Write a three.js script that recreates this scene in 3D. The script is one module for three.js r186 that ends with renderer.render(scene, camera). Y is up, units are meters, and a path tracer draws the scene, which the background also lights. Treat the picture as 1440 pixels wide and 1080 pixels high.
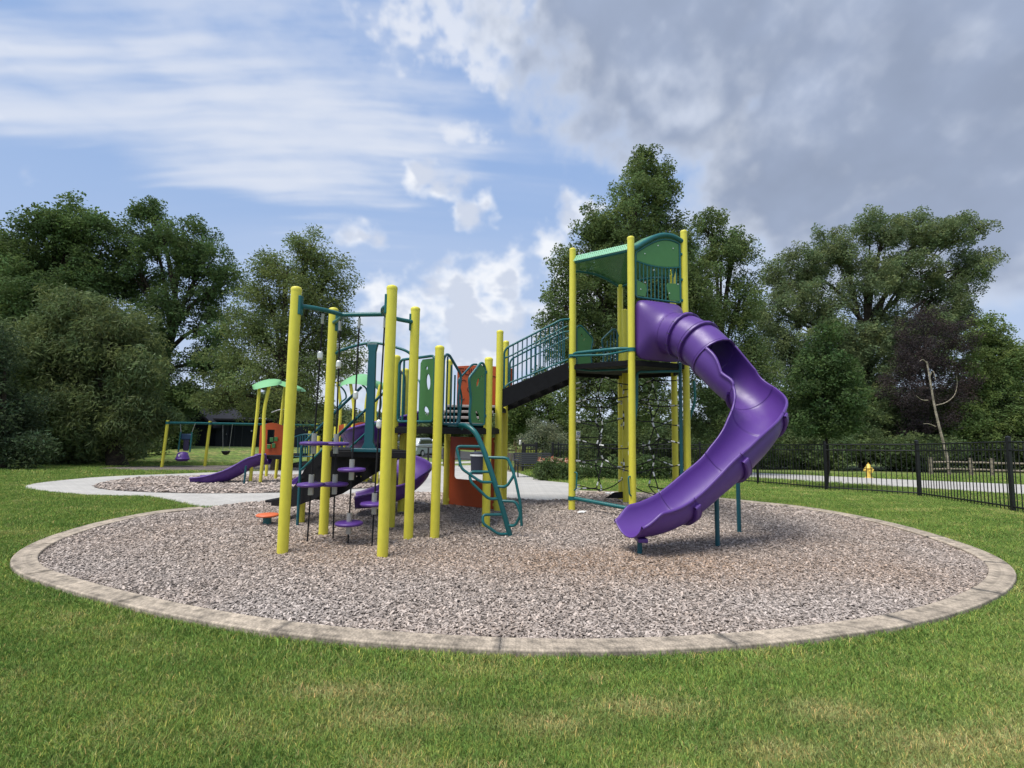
import * as THREE from 'three';
import { ImprovedNoise } from 'three/addons/math/ImprovedNoise.js';
import { mergeGeometries } from 'three/addons/utils/BufferGeometryUtils.js';
import { RoundedBoxGeometry } from 'three/addons/geometries/RoundedBoxGeometry.js';

// ---------------------------------------------------------------- camera
const FOCAL = 720, PITCH = 5.2 * Math.PI / 180, ROLL = 0.81 * Math.PI / 180, EYE = 1.5;   // focal length in photo pixels (1440 x 1080)
const scene = new THREE.Scene();
const camera = new THREE.PerspectiveCamera(2 * Math.atan(540 / FOCAL) * 180 / Math.PI, 4 / 3, 0.05, 900);
camera.rotation.order = 'YXZ';
camera.position.set(0, EYE, 0);
camera.rotation.set(PITCH, 0, ROLL);
const renderer = new THREE.WebGLRenderer({ antialias: true });
renderer.toneMapping = THREE.LinearToneMapping;
renderer.toneMappingExposure = 3.5;
renderer.shadowMap.enabled = true;

// ---------------------------------------------------------------- numbers that repeat on every run
const perlin = new ImprovedNoise();
let seedNow = 20240711;
const rnd = () => { seedNow = (seedNow + 0x6d2b79f5) | 0; let t = Math.imul(seedNow ^ (seedNow >>> 15), 1 | seedNow); t = (t + Math.imul(t ^ (t >>> 7), 61 | t)) ^ t; return ((t ^ (t >>> 14)) >>> 0) / 4294967296; };
const rr = (a, b) => a + (b - a) * rnd();
const clamp = (x, a = 0, b = 1) => Math.min(b, Math.max(a, x));
const ss = (a, b, x) => { const t = clamp((x - a) / (b - a)); return t * t * (3 - 2 * t); };
const mix = (a, b, t) => a + (b - a) * t;
const fbm = (x, y, z, n = 4) => { let s = 0, a = 0.5, f = 1; for (let i = 0; i < n; i++) { s += a * perlin.noise(x * f + i * 7.3, y * f + i * 3.1, z * f + i * 5.7); a *= 0.5; f *= 2.03; } return s; };

// a table of seamless cloud-like noise, for textures and for the sky
const TN = 512, table = (() => {
  const out = new Float32Array(TN * TN); let amp = 0.5;
  for (let cells = 8; cells <= 256; cells *= 2) {
    const g = new Float32Array(cells * cells).map(() => rnd() * 2 - 1), k = cells / TN;
    for (let y = 0; y < TN; y++) { const fy = y * k, y0 = Math.floor(fy), ty = fy - y0, wy = ty * ty * (3 - 2 * ty), r0 = (y0 % cells) * cells, r1 = ((y0 + 1) % cells) * cells;
      for (let x = 0; x < TN; x++) { const fx = x * k, x0 = Math.floor(fx), tx = fx - x0, wx = tx * tx * (3 - 2 * tx), c0 = x0 % cells, c1 = (x0 + 1) % cells; out[y * TN + x] += amp * mix(mix(g[r0 + c0], g[r0 + c1], wx), mix(g[r1 + c0], g[r1 + c1], wx), wy); } }
    amp *= 0.5;
  }
  return out;
})();
const tileN = (u, v) => { u = (u - Math.floor(u)) * TN; v = (v - Math.floor(v)) * TN; const x = Math.floor(u), y = Math.floor(v), a = u - x, b = v - y, x0 = x % TN, x1 = (x + 1) % TN, r0 = (y % TN) * TN, r1 = ((y + 1) % TN) * TN; return mix(mix(table[r0 + x0], table[r0 + x1], a), mix(table[r1 + x0], table[r1 + x1], a), b); };

// ---------------------------------------------------------------- sky: air and clouds by compass direction and height
{
  const W = 3072, H = 1536, data = new Float32Array(W * H * 4), K = 1.12 / renderer.toneMappingExposure, D = 180 / Math.PI;
  // heaps of cumulus: [azimuth, height, half width, half height] in degrees; azimuth 0 is straight ahead, positive to the right
  const heaps = [[-10.8, 26.6, 1.9, 1.7], [-8.5, 25.2, 3.2, 1.8], [-5.6, 23.4, 3.4, 1.9], [-3.2, 24.4, 1.6, 1.4], [-17, 20.3, 2.4, 1.1], [6.8, 23.2, 2.8, 3.0], [4.0, 20.5, 3.6, 2.8], [-1, 17.2, 4.5, 3.0], [-7.5, 15.6, 5.0, 3.0], [-13, 12.8, 5.5, 3.2], [-4, 11, 12, 5], [10, 15, 8, 6], [-17, 7, 9, 3.5], [-62, 22, 12, 6], [-80, 34, 14, 8], [-70, 12, 14, 6], [150, 20, 16, 8], [-140, 25, 18, 9]];
  const puffs = [[-10, 39.5, 7, 3.0], [-4.5, 36.5, 4.0, 2.2], [-15, 43, 9, 3], [-1.5, 41, 4, 4], [-6.5, 31, 3, 1.0]];
  const grey = [[14, 41, 13, 9], [22, 35, 15, 9], [36, 33, 22, 11], [54, 30, 24, 14], [26, 51, 34, 13], [46, 19, 22, 7], [30, 24, 12, 6], [80, 40, 40, 24], [125, 50, 40, 20], [20, 68, 60, 12], [40, 26, 20, 9]];
  const streaks = [[-36, 27.5, 22, 2.8], [-22, 29.3, 15, 3.4], [-28, 24.5, 13, 2.2], [-50, 25, 12, 2.6], [-22, 26.5, 7, 2.6]], veil = [[-24, 36, 30, 9], [-110, 40, 55, 24], [180, 40, 70, 24], [-30, 60, 50, 14]];
  const inside = (list, az, el) => { let m = -3; for (const [a, e, ra, re] of list) { let da = Math.abs(az - a); if (da > 180) da = 360 - da; const p = da / ra, q = (el - e) / re, h = p * p + q * q; if (h < 16) m = Math.max(m, 1 - Math.sqrt(h)); } return m; };
  for (let j = H / 2 - 4; j < H; j++) {
    const el = ((j + 0.5) / H - 0.5) * Math.PI, ce = Math.cos(el), y = Math.sin(el), elD = el * D, hz = Math.exp(-Math.max(elD, 0) / 12), up = ss(5, 70, elD);
    for (let i = 0; i < W; i++) {
      const a = ((i + 0.5) / W - 0.5) * 2 * Math.PI, x = Math.cos(a) * ce, z = Math.sin(a) * ce, az = Math.atan2(x, -z) * D;
      let r = mix(mix(0.275, 0.17, up), 0.60, hz), g = mix(mix(0.42, 0.30, up), 0.67, hz), b = mix(mix(0.70, 0.60, up), 0.78, hz);
      const n1 = tileN(az / 120, elD / 90), n2 = tileN(az / 36 + 0.4, elD / 30 + 0.2), px = x / (y + 0.2), pz = z / (y + 0.2);
      // thin high cloud in combed streaks, and a mottled veil
      const wx = px + 0.12 * tileN(px * 0.09, pz * 0.09), wz = pz + 0.12 * tileN(px * 0.09 + 0.5, pz * 0.09 + 0.3);
      const cu = wx * 0.99 - wz * 0.13, cv = wz * 0.99 + wx * 0.13, s1 = tileN(cu * 0.055, cv * 0.16) + 0.5 * tileN(cu * 0.10 + 0.3, cv * 0.75), s2 = tileN(wx * 1.6, wz * 2.2), s3 = tileN(wx * 0.16 + 0.7, wz * 0.22), fine = tileN(cu * 0.22 + 0.1, cv * 2.6) + 0.7 * tileN(cu * 0.8, cv * 4.2 + 0.4);
      const bands = ss(-0.45, 1.05, inside(streaks, az, elD) + s1 * 1.1 + fine * 0.42), sheet = ss(-0.2, 0.85, inside(veil, az, elD) + s3 * 1.0 + s1 * 0.7 + fine * 0.35);
      const sum = 0.95 * bands * (1 + 0.7 * fine + 0.35 * s2 + 0.5 * s3) + 0.50 * sheet * (0.8 + 0.9 * s2 + 0.6 * fine) + 0.14 * ss(-0.1, 0.5, s1) * ss(6, 22, elD), ci = 0.95 * (1 - Math.exp(-1.25 * Math.max(0, sum)));
      r = mix(r, 0.68, ci); g = mix(g, 0.72, ci); b = mix(b, 0.81, ci);
      const pf = inside(puffs, az, elD) + n2 * 0.9 + tileN(az / 12, elD / 9) * 1.1 - 0.14, pa = ss(-0.3, 0.95, pf) * 0.8; r = mix(r, 0.74, pa); g = mix(g, 0.77, pa); b = mix(b, 0.84, pa);
      // grey layer with brighter rims and thin places
      const gf = inside(grey, az, elD) + n1 * 0.45 + n2 * 0.40 + tileN(az / 14, elD / 12) * 0.18 + 0.12, ga = ss(-0.25, 0.40, gf);
      if (ga > 0) {
        const n4 = tileN(az / 60 + 0.1, elD / 48 + 0.6), n5 = tileN(px * 0.10 + 0.2, pz * 0.14 + 0.4), th = ss(-0.12, 0.62, gf + 0.30 * n4), thin = ss(0.10, 0.85, n5 * 0.9 + 0.5 * n2 + 0.2 * tileN(az / 16, elD / 15)) * 0.6, k = th * (1 - thin), w = 0.98 + 0.06 * n2 + 0.16 * n4;
        r = mix(r, mix(0.64, 0.300, k) * w, ga); g = mix(g, mix(0.69, 0.360, k) * w, ga); b = mix(b, mix(0.79, 0.490, k) * w, ga);
      }
      const hf = inside(heaps, az, elD) * 0.8 + n1 * 0.15 + n2 * 0.7 + tileN(az / 15, elD / 12) * 0.6 + s2 * 0.12, ha = ss(-0.18, 0.60, hf) * 0.92;
      if (ha > 0) { const k = ss(0.1, 0.75, hf + tileN(az / 30 + 0.2, elD / 26 + 0.23) * 1.5 + s2 * 0.3); r = mix(r, mix(0.84, 0.58, k), ha); g = mix(g, mix(0.86, 0.63, k), ha); b = mix(b, mix(0.90, 0.74, k), ha); }
      const o = (j * W + i) * 4; data[o] = r * K; data[o + 1] = g * K; data[o + 2] = b * K; data[o + 3] = 1;
    }
  }
  for (let o = 0; o < (H / 2 - 4) * W * 4; o += 4) { data[o] = data[o + 1] = data[o + 2] = 0.2 * K; data[o + 3] = 1; }
  const t = new THREE.DataTexture(data, W, H, THREE.RGBAFormat, THREE.FloatType);
  t.mapping = THREE.EquirectangularReflectionMapping; t.magFilter = THREE.LinearFilter; t.minFilter = THREE.LinearFilter; t.needsUpdate = true;
  scene.background = t; scene.environment = t;
}
// ---------------------------------------------------------------- sun behind thin cloud: high, to the left and a little behind the camera
const sun = new THREE.DirectionalLight(new THREE.Color(1, 0.955, 0.88), 1.3);
sun.position.set(-17, 50, 4); sun.target.position.set(0, 0, -10);
sun.castShadow = true; sun.shadow.radius = 60; sun.shadow.mapSize.set(4096, 4096);
Object.assign(sun.shadow.camera, { left: -45, right: 45, top: 45, bottom: -45, near: 1, far: 160 });
scene.add(sun, sun.target);

// ---------------------------------------------------------------- from photo pixels to directions; a distance always comes from the ground or the thing it stands on
const cosR = Math.cos(ROLL), sinR = Math.sin(ROLL), cosP = Math.cos(PITCH), sinP = Math.sin(PITCH);
function slope(px, py) { const a = px - 720, b = py - 540, u = (cosR * a + sinR * b) / FOCAL, v = -(-sinR * a + cosR * b) / FOCAL, Y = cosP * v + sinP, Z = -sinP * v + cosP; return [u / Z, Y / Z]; }
const V = (x, y, d) => new THREE.Vector3(x, y, -d);                     // d: metres in front of the camera
const at = (px, py, d) => { const [sx, sy] = slope(px, py); return V(sx * d, EYE + sy * d, d); };
// the land: level under the big play area, falling away gently behind it, rising to the building on the left
function land(x, d) {
  const t = d - 12, fall = t < -2 ? 0 : t < 2 ? (t + 2) * (t + 2) / 8 : t < 44 ? t : 44 + 6 * (1 - Math.exp(-(t - 44) / 6));
  return -0.035 * fall + 0.95 * ss(-4, -16, x) * ss(24, 36, d) + 0.10 * ss(6.5, 10, x) * ss(14, 9, d);
}
function ground(px, py, off = 0) { const [sx, sy] = slope(px, py); let d = 10; for (let i = 0; i < 60; i++) { const n = (land(sx * d, d) + off - EYE) / sy; d = mix(d, clamp(n, 1, 150), 0.5); } return V(sx * d, land(sx * d, d) + off, d); }

// ---------------------------------------------------------------- building helpers
const taken = {};
function numbered(n) { const k = taken[n] ?? 0; taken[n] = k + 1; return k ? n + '_' + String(k).padStart(3, '0') : n; }
function shade(o) { o.traverse((m) => { if (m.isMesh) { m.castShadow = true; m.receiveShadow = true; } }); return o; }
function tag(o, label, category, group, kind) { o.userData.label = label; if (category) o.userData.category = category; if (group) o.userData.group = group; if (kind) o.userData.kind = kind; return o; }
function thing(name, label, category, pos, group) { const g = new THREE.Group(); g.name = numbered(name); if (pos) g.position.copy(pos); tag(g, label, category, group); scene.add(g); return g; }
function part(name, geo, mat, parent) { const m = new THREE.Mesh(geo, mat); m.name = name; m.castShadow = m.receiveShadow = true; parent.add(m); return m; }
function sub(name, parent) { const g = new THREE.Group(); g.name = name; parent.add(g); return g; }
function structure(name, geo, mat, label) { const m = new THREE.Mesh(geo, mat); m.name = numbered(name); m.userData.kind = 'structure'; if (label) m.userData.label = label; m.castShadow = m.receiveShadow = true; scene.add(m); return m; }
const UP = new THREE.Vector3(0, 1, 0);
function bar(a, b, r, r2 = r, seg = 12) { const d = b.clone().sub(a), g = new THREE.CylinderGeometry(r2, r, d.length(), seg); g.applyQuaternion(new THREE.Quaternion().setFromUnitVectors(UP, d.clone().normalize())); const c = a.clone().add(b).multiplyScalar(0.5); return g.translate(c.x, c.y, c.z); }
function pipe(points, r, closed = false, seg = 0, tension = 0.5) { const c = new THREE.CatmullRomCurve3(points, closed, 'catmullrom', tension); return new THREE.TubeGeometry(c, seg || points.length * 8, r, 10, closed); }
// a pipe with straight runs and rounded bends
function bent(points, r, round = 0.08, closed = false) {
  const path = new THREE.CurvePath(), n = points.length, P = (i) => points[(i + n) % n];
  let last = null;
  const stops = [];
  for (let i = 0; i < n; i++) {
    if (!closed && (i === 0 || i === n - 1)) { stops.push([P(i), P(i), P(i)]); continue; }
    const a = P(i - 1), b = P(i), c = P(i + 1), k = Math.min(round, a.distanceTo(b) * 0.45, b.distanceTo(c) * 0.45);
    stops.push([b.clone().add(a.clone().sub(b).setLength(k)), b, b.clone().add(c.clone().sub(b).setLength(k))]);
  }
  for (const [p, b, q] of stops) { if (last) path.add(new THREE.LineCurve3(last, p)); if (p !== q) path.add(new THREE.QuadraticBezierCurve3(p, b, q)); last = q; }
  if (closed) path.add(new THREE.LineCurve3(last, stops[0][0]));
  return new THREE.TubeGeometry(path, n * 14, r, 10, false);
}
const box = (w, h, d, x = 0, y = 0, z = 0, r = 0.006) => new RoundedBoxGeometry(w, h, d, 2, Math.min(r, w / 2.1, h / 2.1, d / 2.1)).translate(x, y, z);
function outline(pts, holes = []) { const s = new THREE.Shape(pts.map(([x, y]) => new THREE.Vector2(x, y))); for (const h of holes) s.holes.push(new THREE.Path(h.map(([x, y]) => new THREE.Vector2(x, y)))); return s; }
const oval = (cx, cy, rx, ry, turn = 0, n = 16) => Array.from({ length: n }, (_, i) => { const a = i / n * 2 * Math.PI, x = rx * Math.cos(a), y = ry * Math.sin(a); return [cx + x * Math.cos(turn) - y * Math.sin(turn), cy + x * Math.sin(turn) + y * Math.cos(turn)]; });
function plate(shape, t, bevel = 0.004) { return new THREE.ExtrudeGeometry(shape, { depth: t - 2 * bevel, bevelEnabled: bevel > 0, bevelSize: bevel, bevelThickness: bevel, bevelSegments: 2, curveSegments: 12 }).translate(0, 0, -t / 2 + bevel); }
// a group whose x axis runs along the ground from P to Q
function edge(name, P, Q, parent) { const g = sub(name, parent); g.position.set(P.x, 0, P.z); g.rotation.y = Math.atan2(-(Q.z - P.z), Q.x - P.x); g.userData.span = Math.hypot(Q.x - P.x, Q.z - P.z); return g; }
function noiseTexture(n, f, srgb = true) { const data = new Uint8Array(n * n * 4); for (let y = 0; y < n; y++) for (let x = 0; x < n; x++) { const c = f(x / n, y / n); const o = (y * n + x) * 4; for (let k = 0; k < 3; k++) data[o + k] = clamp(c[k]) * 255; data[o + 3] = 255; } const t = new THREE.DataTexture(data, n, n); t.wrapS = t.wrapT = THREE.RepeatWrapping; t.magFilter = THREE.LinearFilter; if (srgb) t.colorSpace = THREE.SRGBColorSpace; t.needsUpdate = true; return t; }
// noise that repeats without a seam
const loop = (u, v, f, s = 0) => { const m = Math.max(1, Math.round(f / 8)); return 0.8 * tileN(u * m + s * 0.37, v * m + s * 0.61); };

// ---------------------------------------------------------------- materials
const lin = (r, g, b) => new THREE.Color().setRGB(r, g, b);
const std = (c, rough = 0.5, o = {}) => new THREE.MeshPhysicalMaterial({ color: c, roughness: rough, ...o });
const scuff = noiseTexture(512, (u, v) => { const n = 0.5 + 0.9 * loop(u, v, 9, 2, 5), m = 0.5 + 1.1 * loop(u, v, 40, 8, 3); const k = 0.62 + 0.3 * n + 0.16 * m; return [k, k, k]; }, false);
const grime = noiseTexture(512, (u, v) => { const n = 0.5 + 0.8 * loop(u, v, 6, 3, 5), s = ss(0.62, 0.85, 0.5 + 1.0 * loop(u, v, 26, 11, 4)); const k = 0.965 + 0.035 * n - 0.015 * s; return [k, k, k * 0.99]; });
scuff.repeat.set(1.7, 1.7); grime.repeat.set(1.3, 1.3);
const paint = (c, rough = 0.45, o = {}) => std(c, rough, { map: grime, roughnessMap: scuff, ...o });
const M = {
  yellow: paint(lin(0.76, 0.69, 0.07), 0.5), teal: paint(lin(0.010, 0.125, 0.135), 0.4), blueTeal: paint(lin(0.009, 0.095, 0.125), 0.4),
  purple: std(lin(0.095, 0.036, 0.235), 0.5, { roughnessMap: scuff, clearcoat: 0.12, clearcoatRoughness: 0.4 }), orange: paint(lin(0.56, 0.095, 0.022), 0.55), green: paint(lin(0.065, 0.215, 0.06), 0.5),
  mint: paint(lin(0.20, 0.48, 0.22), 0.5), deck: paint(lin(0.010, 0.010, 0.012), 0.85, { specularIntensity: 0.5 }), tread: paint(lin(0.34, 0.30, 0.29), 0.6), rope: std(lin(0.012, 0.012, 0.014), 0.9), ferrule: std(lin(0.78, 0.79, 0.78), 0.35, { metalness: 0.35 }),
  clamp: std(lin(0.42, 0.42, 0.40), 0.38, { metalness: 0.5 }), steel: std(lin(0.5, 0.5, 0.5), 0.35, { metalness: 0.9 }), darkRed: std(lin(0.16, 0.02, 0.01), 0.6), black: paint(lin(0.012, 0.012, 0.014), 0.45), white: std(lin(0.78, 0.78, 0.76), 0.7), bin: paint(lin(0.012, 0.014, 0.03), 0.6),
};
// ================================================================ THE SETTING
// lawn: one sheet to the horizon
const lawnTex = noiseTexture(1024, (u, v) => { const a = loop(u, v, 5, 1, 4), b = loop(u, v, 34, 5, 4), c = loop(u, v, 150, 9, 3); const dry = ss(0.02, 0.34, a + 0.5 * b), k = 1 + 0.55 * b + 0.75 * c; return [mix(0.36, 0.45, dry) * k, mix(0.44, 0.45, dry) * k, mix(0.18, 0.25, dry) * k]; });
function landSheet() {
  const xs = [], ds = [];
  for (let x = -400; x < -60; x += 20) xs.push(x); for (let x = -60; x < -16; x += 2) xs.push(x); for (let x = -16; x < 16; x += 0.5) xs.push(x); for (let x = 16; x < 60; x += 2) xs.push(x); for (let x = 60; x <= 400; x += 20) xs.push(x);
  for (let d = -60; d < -4; d += 4) ds.push(d); for (let d = -4; d < 20; d += 0.5) ds.push(d); for (let d = 20; d < 70; d += 2) ds.push(d); for (let d = 70; d <= 600; d += 20) ds.push(d);
  const p = [], uv = [], ix = [];
  for (const d of ds) for (const x of xs) { p.push(x, land(x, d), -d); uv.push(x / 4, d / 4); }
  const n = xs.length;
  for (let j = 0; j < ds.length - 1; j++) for (let i = 0; i < n - 1; i++) { const a = j * n + i, b = a + 1, c = a + n, e = c + 1; ix.push(a, b, c, b, e, c); }
  const g = new THREE.BufferGeometry(); g.setAttribute('position', new THREE.Float32BufferAttribute(p, 3)); g.setAttribute('uv', new THREE.Float32BufferAttribute(uv, 2)); g.setIndex(ix); g.computeVertexNormals(); return g;
}
structure('lawn', landSheet(), std(lin(1, 1, 1), 1, { map: lawnTex, bumpMap: lawnTex, bumpScale: 0.02 }), 'mown green lawn with dry straw patches');
const smooth = (pts, n, closed) => new THREE.CatmullRomCurve3(pts, closed, 'centripetal').getSpacedPoints(n);
// a thin sheet over the land inside an outline, cut into cells so that it follows the slope
function sheet(poly, off, cell, uvScale) {
  const P = [], U = [], xs = poly.map((p) => p.x), zs = poly.map((p) => -p.z);
  const clip = (pts, ax, lim, keepLess) => { const out = []; for (let i = 0; i < pts.length; i++) { const a = pts[i], b = pts[(i + 1) % pts.length], ia = keepLess ? a[ax] <= lim : a[ax] >= lim, ib = keepLess ? b[ax] <= lim : b[ax] >= lim; if (ia) out.push(a); if (ia !== ib) { const t = (lim - a[ax]) / (b[ax] - a[ax]); out.push([a[0] + t * (b[0] - a[0]), a[1] + t * (b[1] - a[1])]); } } return out; };
  const all = poly.map((p) => [p.x, -p.z]);
  for (let x = Math.floor(Math.min(...xs)); x < Math.max(...xs); x += cell) {
    const col = clip(clip(all, 0, x, false), 0, x + cell, true);
    if (col.length < 3) continue;
    for (let d = Math.floor(Math.min(...zs)); d < Math.max(...zs); d += cell) {
      const c = clip(clip(col, 1, d, false), 1, d + cell, true);
      if (c.length < 3) continue;
      const pts = c.map(([a, b]) => new THREE.Vector2(a, b)).filter((p, i, l) => p.distanceTo(l[(i + 1) % l.length]) > 1e-5);
      if (pts.length < 3 || Math.abs(THREE.ShapeUtils.area(pts)) < 1e-5) continue;
      if (THREE.ShapeUtils.isClockWise(pts)) pts.reverse();
      for (const t of THREE.ShapeUtils.triangulateShape(pts, [])) for (const k of [t[0], t[1], t[2]]) { const { x: a, y: b } = pts[k]; P.push(a, land(a, b) + off, -b); U.push(a * uvScale, b * uvScale); }
    }
  }
  const g = new THREE.BufferGeometry(); g.setAttribute('position', new THREE.Float32BufferAttribute(P, 3)); g.setAttribute('uv', new THREE.Float32BufferAttribute(U, 2)); g.computeVertexNormals(); return g;
}
const within = (poly, x, d) => { let c = false; for (let i = 0, j = poly.length - 1; i < poly.length; j = i++) { const a = poly[i], b = poly[j]; if ((-a.z > d) !== (-b.z > d) && x < (b.x - a.x) * (d + a.z) / (-b.z + a.z) + a.x) c = !c; } return c; };
// concrete
const concreteTex = noiseTexture(1024, (u, v) => { const a = loop(u, v, 4, 4, 5), b = loop(u, v, 30, 6, 4), c = loop(u, v, 170, 2, 2); const k = 0.70 + 0.05 * a + 0.05 * b + 0.09 * c; return [k, k * 0.985, k * 0.955]; });
const kerbTex = noiseTexture(1024, (u, v) => { const a = loop(u, v, 6, 4, 5), b = loop(u, v, 40, 6, 4), c = loop(u, v, 190, 2, 2), s = ss(0.12, 0.35, loop(u, v, 12, 15, 5)); const k = 0.62 + 0.10 * a + 0.16 * b + 0.20 * c - 0.07 * s; return [k * 1.06, k * 0.98, k * 0.885]; });
const concrete = std(lin(0.92, 0.92, 0.92), 0.9, { map: concreteTex, bumpMap: concreteTex, bumpScale: 0.003 });
const gp = (list) => list.map(([x, y]) => ground(x, y));
const bedEdge = [V(-5.63, 0, 9.33), V(-6.0, 0, 8.85), V(-6.15, 0, 8.05), V(-6.08, 0, 7.25), V(-5.85, 0, 6.45), V(-5.45, 0, 5.75), V(-4.95, 0, 5.25), V(-4.35, 0, 4.88), V(-3.5, 0, 4.45), V(-2.52, 0, 4.03), V(-1.57, 0, 3.73), V(-0.54, 0, 3.55), V(0.4, 0, 3.5), V(1.37, 0, 3.6), V(2.2, 0, 3.79), V(3.28, 0, 4.16), V(4.37, 0, 4.75), V(5.1, 0, 5.3), V(5.62, 0, 5.85), V(6.0, 0, 6.5), V(6.25, 0, 7.35), V(6.4, 0, 8.5), V(6.3, 0, 9.5), V(5.95, 0, 10.5), V(5.25, 0, 11.35), V(4.4, 0, 12.2), V(3.3, 0, 12.85), V(1.75, 0, 13.2)];
for (const p of bedEdge) { const c = V(0.1, 0, 8.6).sub(p); p.addScaledVector(c.normalize(), 0.125); }   // the points mark the kerb's outer edge; the line runs along its middle
const kerbLine = smooth(bedEdge, 400, false);
const bedBack = [V(1.55, 0, 12.4), V(1.35, 0, 11.35), V(0.9, 0, 11.2), V(0.2, 0, 11.25), V(-0.6, 0, 11.9), V(-1.8, 0, 12.5), V(-3.6, 0, 11.9), V(-4.8, 0, 10.6), V(-5.4, 0, 9.75)];
const bedPoly = [...smooth(bedEdge, 160, false), ...bedBack];
const pathPoly = [...gp([[283, 713.5]]), ...smooth(gp([[240, 704.5], [200, 698.5], [125, 697], [75, 693], [33, 686], [45, 681], [75, 677], [150, 670.5], [250, 666.5], [300, 664.5]]), 60, false), ...gp([[420, 661], [540, 658], [600, 655.5], [690, 654], [735, 667], [762, 676], [800, 679.5], [812, 684]]), V(1.75, 0, 13.1), ...bedBack];
structure('concrete_path', sheet(pathPoly, 0.010, 1, 0.25), concrete, 'pale concrete path looping round the small play area');
const mulchTex = noiseTexture(1024, (u, v) => { const a = loop(u, v, 90, 3, 3), b = loop(u, v, 14, 7, 4); const k = 0.40 + 0.42 * a + 0.12 * b; return [k, k * 0.92, k * 0.87]; });
const mulch = std(lin(1, 1, 1), 1, { map: mulchTex, bumpMap: mulchTex, bumpScale: 0.03 });
structure('mulch_bed', sheet(bedPoly, 0.016, 1, 0.5), mulch, 'bed of grey brown wood mulch under the big play structure');
const farBed = smooth(gp([[132, 685], [150, 689], [200, 692.5], [300, 694.5], [400, 693], [480, 689], [530, 686], [585, 677], [580, 670.5], [500, 667.5], [400, 668.5], [330, 669], [240, 671], [185, 674], [150, 679]]), 120, true);
structure('mulch_bed', sheet(farBed, 0.018, 1, 0.5), mulch, 'bed of wood mulch under the small play structure');
const swingBed = smooth(gp([[140, 659], [180, 656.8], [240, 655.6], [330, 655], [450, 655], [455, 661], [300, 662.6], [230, 662.4], [160, 661]]), 80, true);
structure('mulch_bed', sheet(swingBed, 0.018, 1, 0.5), mulch, 'strip of wood mulch under the swings');
const strip = gp([[800, 654.5], [935, 657.5], [1058, 665], [1250, 674], [1440, 682], [1600, 690], [1600, 706], [1440, 696.5], [1250, 684.5], [1058, 672.5], [935, 668], [800, 662]]);
structure('pavement', sheet(strip, 0.016, 0.5, 0.25), concrete, 'pale concrete pavement running beyond the black fence');
structure('pavement', sheet(gp([[470, 653.5], [560, 652.5], [690, 650.5], [690, 647.5], [560, 650], [470, 651]]), 0.012, 1, 0.25), concrete, 'narrow concrete pavement across the far lawn');
structure('car_park', sheet([V(-18, 0, 46), V(8, 0, 46), V(14, 0, 75), V(-24, 0, 75)], 0.012, 2, 0.25), std(lin(0.075, 0.075, 0.08), 0.95, { map: concreteTex }), 'grey asphalt car park behind the play area');

// kerb of separate cast lengths, rounded on top
{
  const kerb = new THREE.Group(); kerb.name = 'kerb'; kerb.userData.kind = 'structure'; kerb.userData.label = 'weathered concrete kerb round the big mulch bed'; scene.add(kerb);
  const kerbM = [0.94, 1.0, 0.9].map((k) => std(lin(0.92 * k, 0.92 * k, 0.9 * k), 0.95, { map: kerbTex, bumpMap: kerbTex, bumpScale: 0.004 }));
  const prof = [[-0.11, -0.08], [-0.11, 0.048], [-0.104, 0.058], [-0.094, 0.063], [0.094, 0.06], [0.104, 0.055], [0.11, 0.045], [0.11, -0.08]];
  const stone = (i0, i1) => {
    const P = [], U = [], ix = [], m = prof.length;
    for (let i = i0; i <= i1; i++) {
      const p = kerbLine[i], a = kerbLine[Math.max(0, i - 1)], b = kerbLine[Math.min(400, i + 1)], t = b.clone().sub(a).normalize(), inn = new THREE.Vector3(-t.z, 0, t.x), shift = i === i0 ? 0.0015 : i === i1 ? -0.0015 : 0;
      let s = 0; prof.forEach(([w, h], k) => { const q = p.clone().addScaledVector(inn, -w).addScaledVector(t, shift); if (k) s += Math.hypot(w - prof[k - 1][0], h - prof[k - 1][1]); P.push(q.x, land(q.x, -q.z) + h + 0.002 * fbm(q.x, q.z, 0.3, 2), q.z); U.push(i * 0.078 * 0.41, s * 0.41); });
    }
    for (let i = 0; i < i1 - i0; i++) for (let k = 0; k < m - 1; k++) { const a = i * m + k, b = a + m; ix.push(a, a + 1, b, b, a + 1, b + 1); }
    for (const e of [0, (i1 - i0) * m]) for (let k = 1; k < m - 1; k++) ix.push(e, e + k, e + k + 1);
    const g = new THREE.BufferGeometry(); g.setAttribute('position', new THREE.Float32BufferAttribute(P, 3)); g.setAttribute('uv', new THREE.Float32BufferAttribute(U, 2)); g.setIndex(ix); const gg = g.toNonIndexed(); g.computeVertexNormals(); return g;
  };
  for (let i = 0, k = 0; i < 400; i += 25, k++) part('kerb_stone', stone(i, Math.min(400, i + 25)), kerbM[k % 3], kerb);
}

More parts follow.
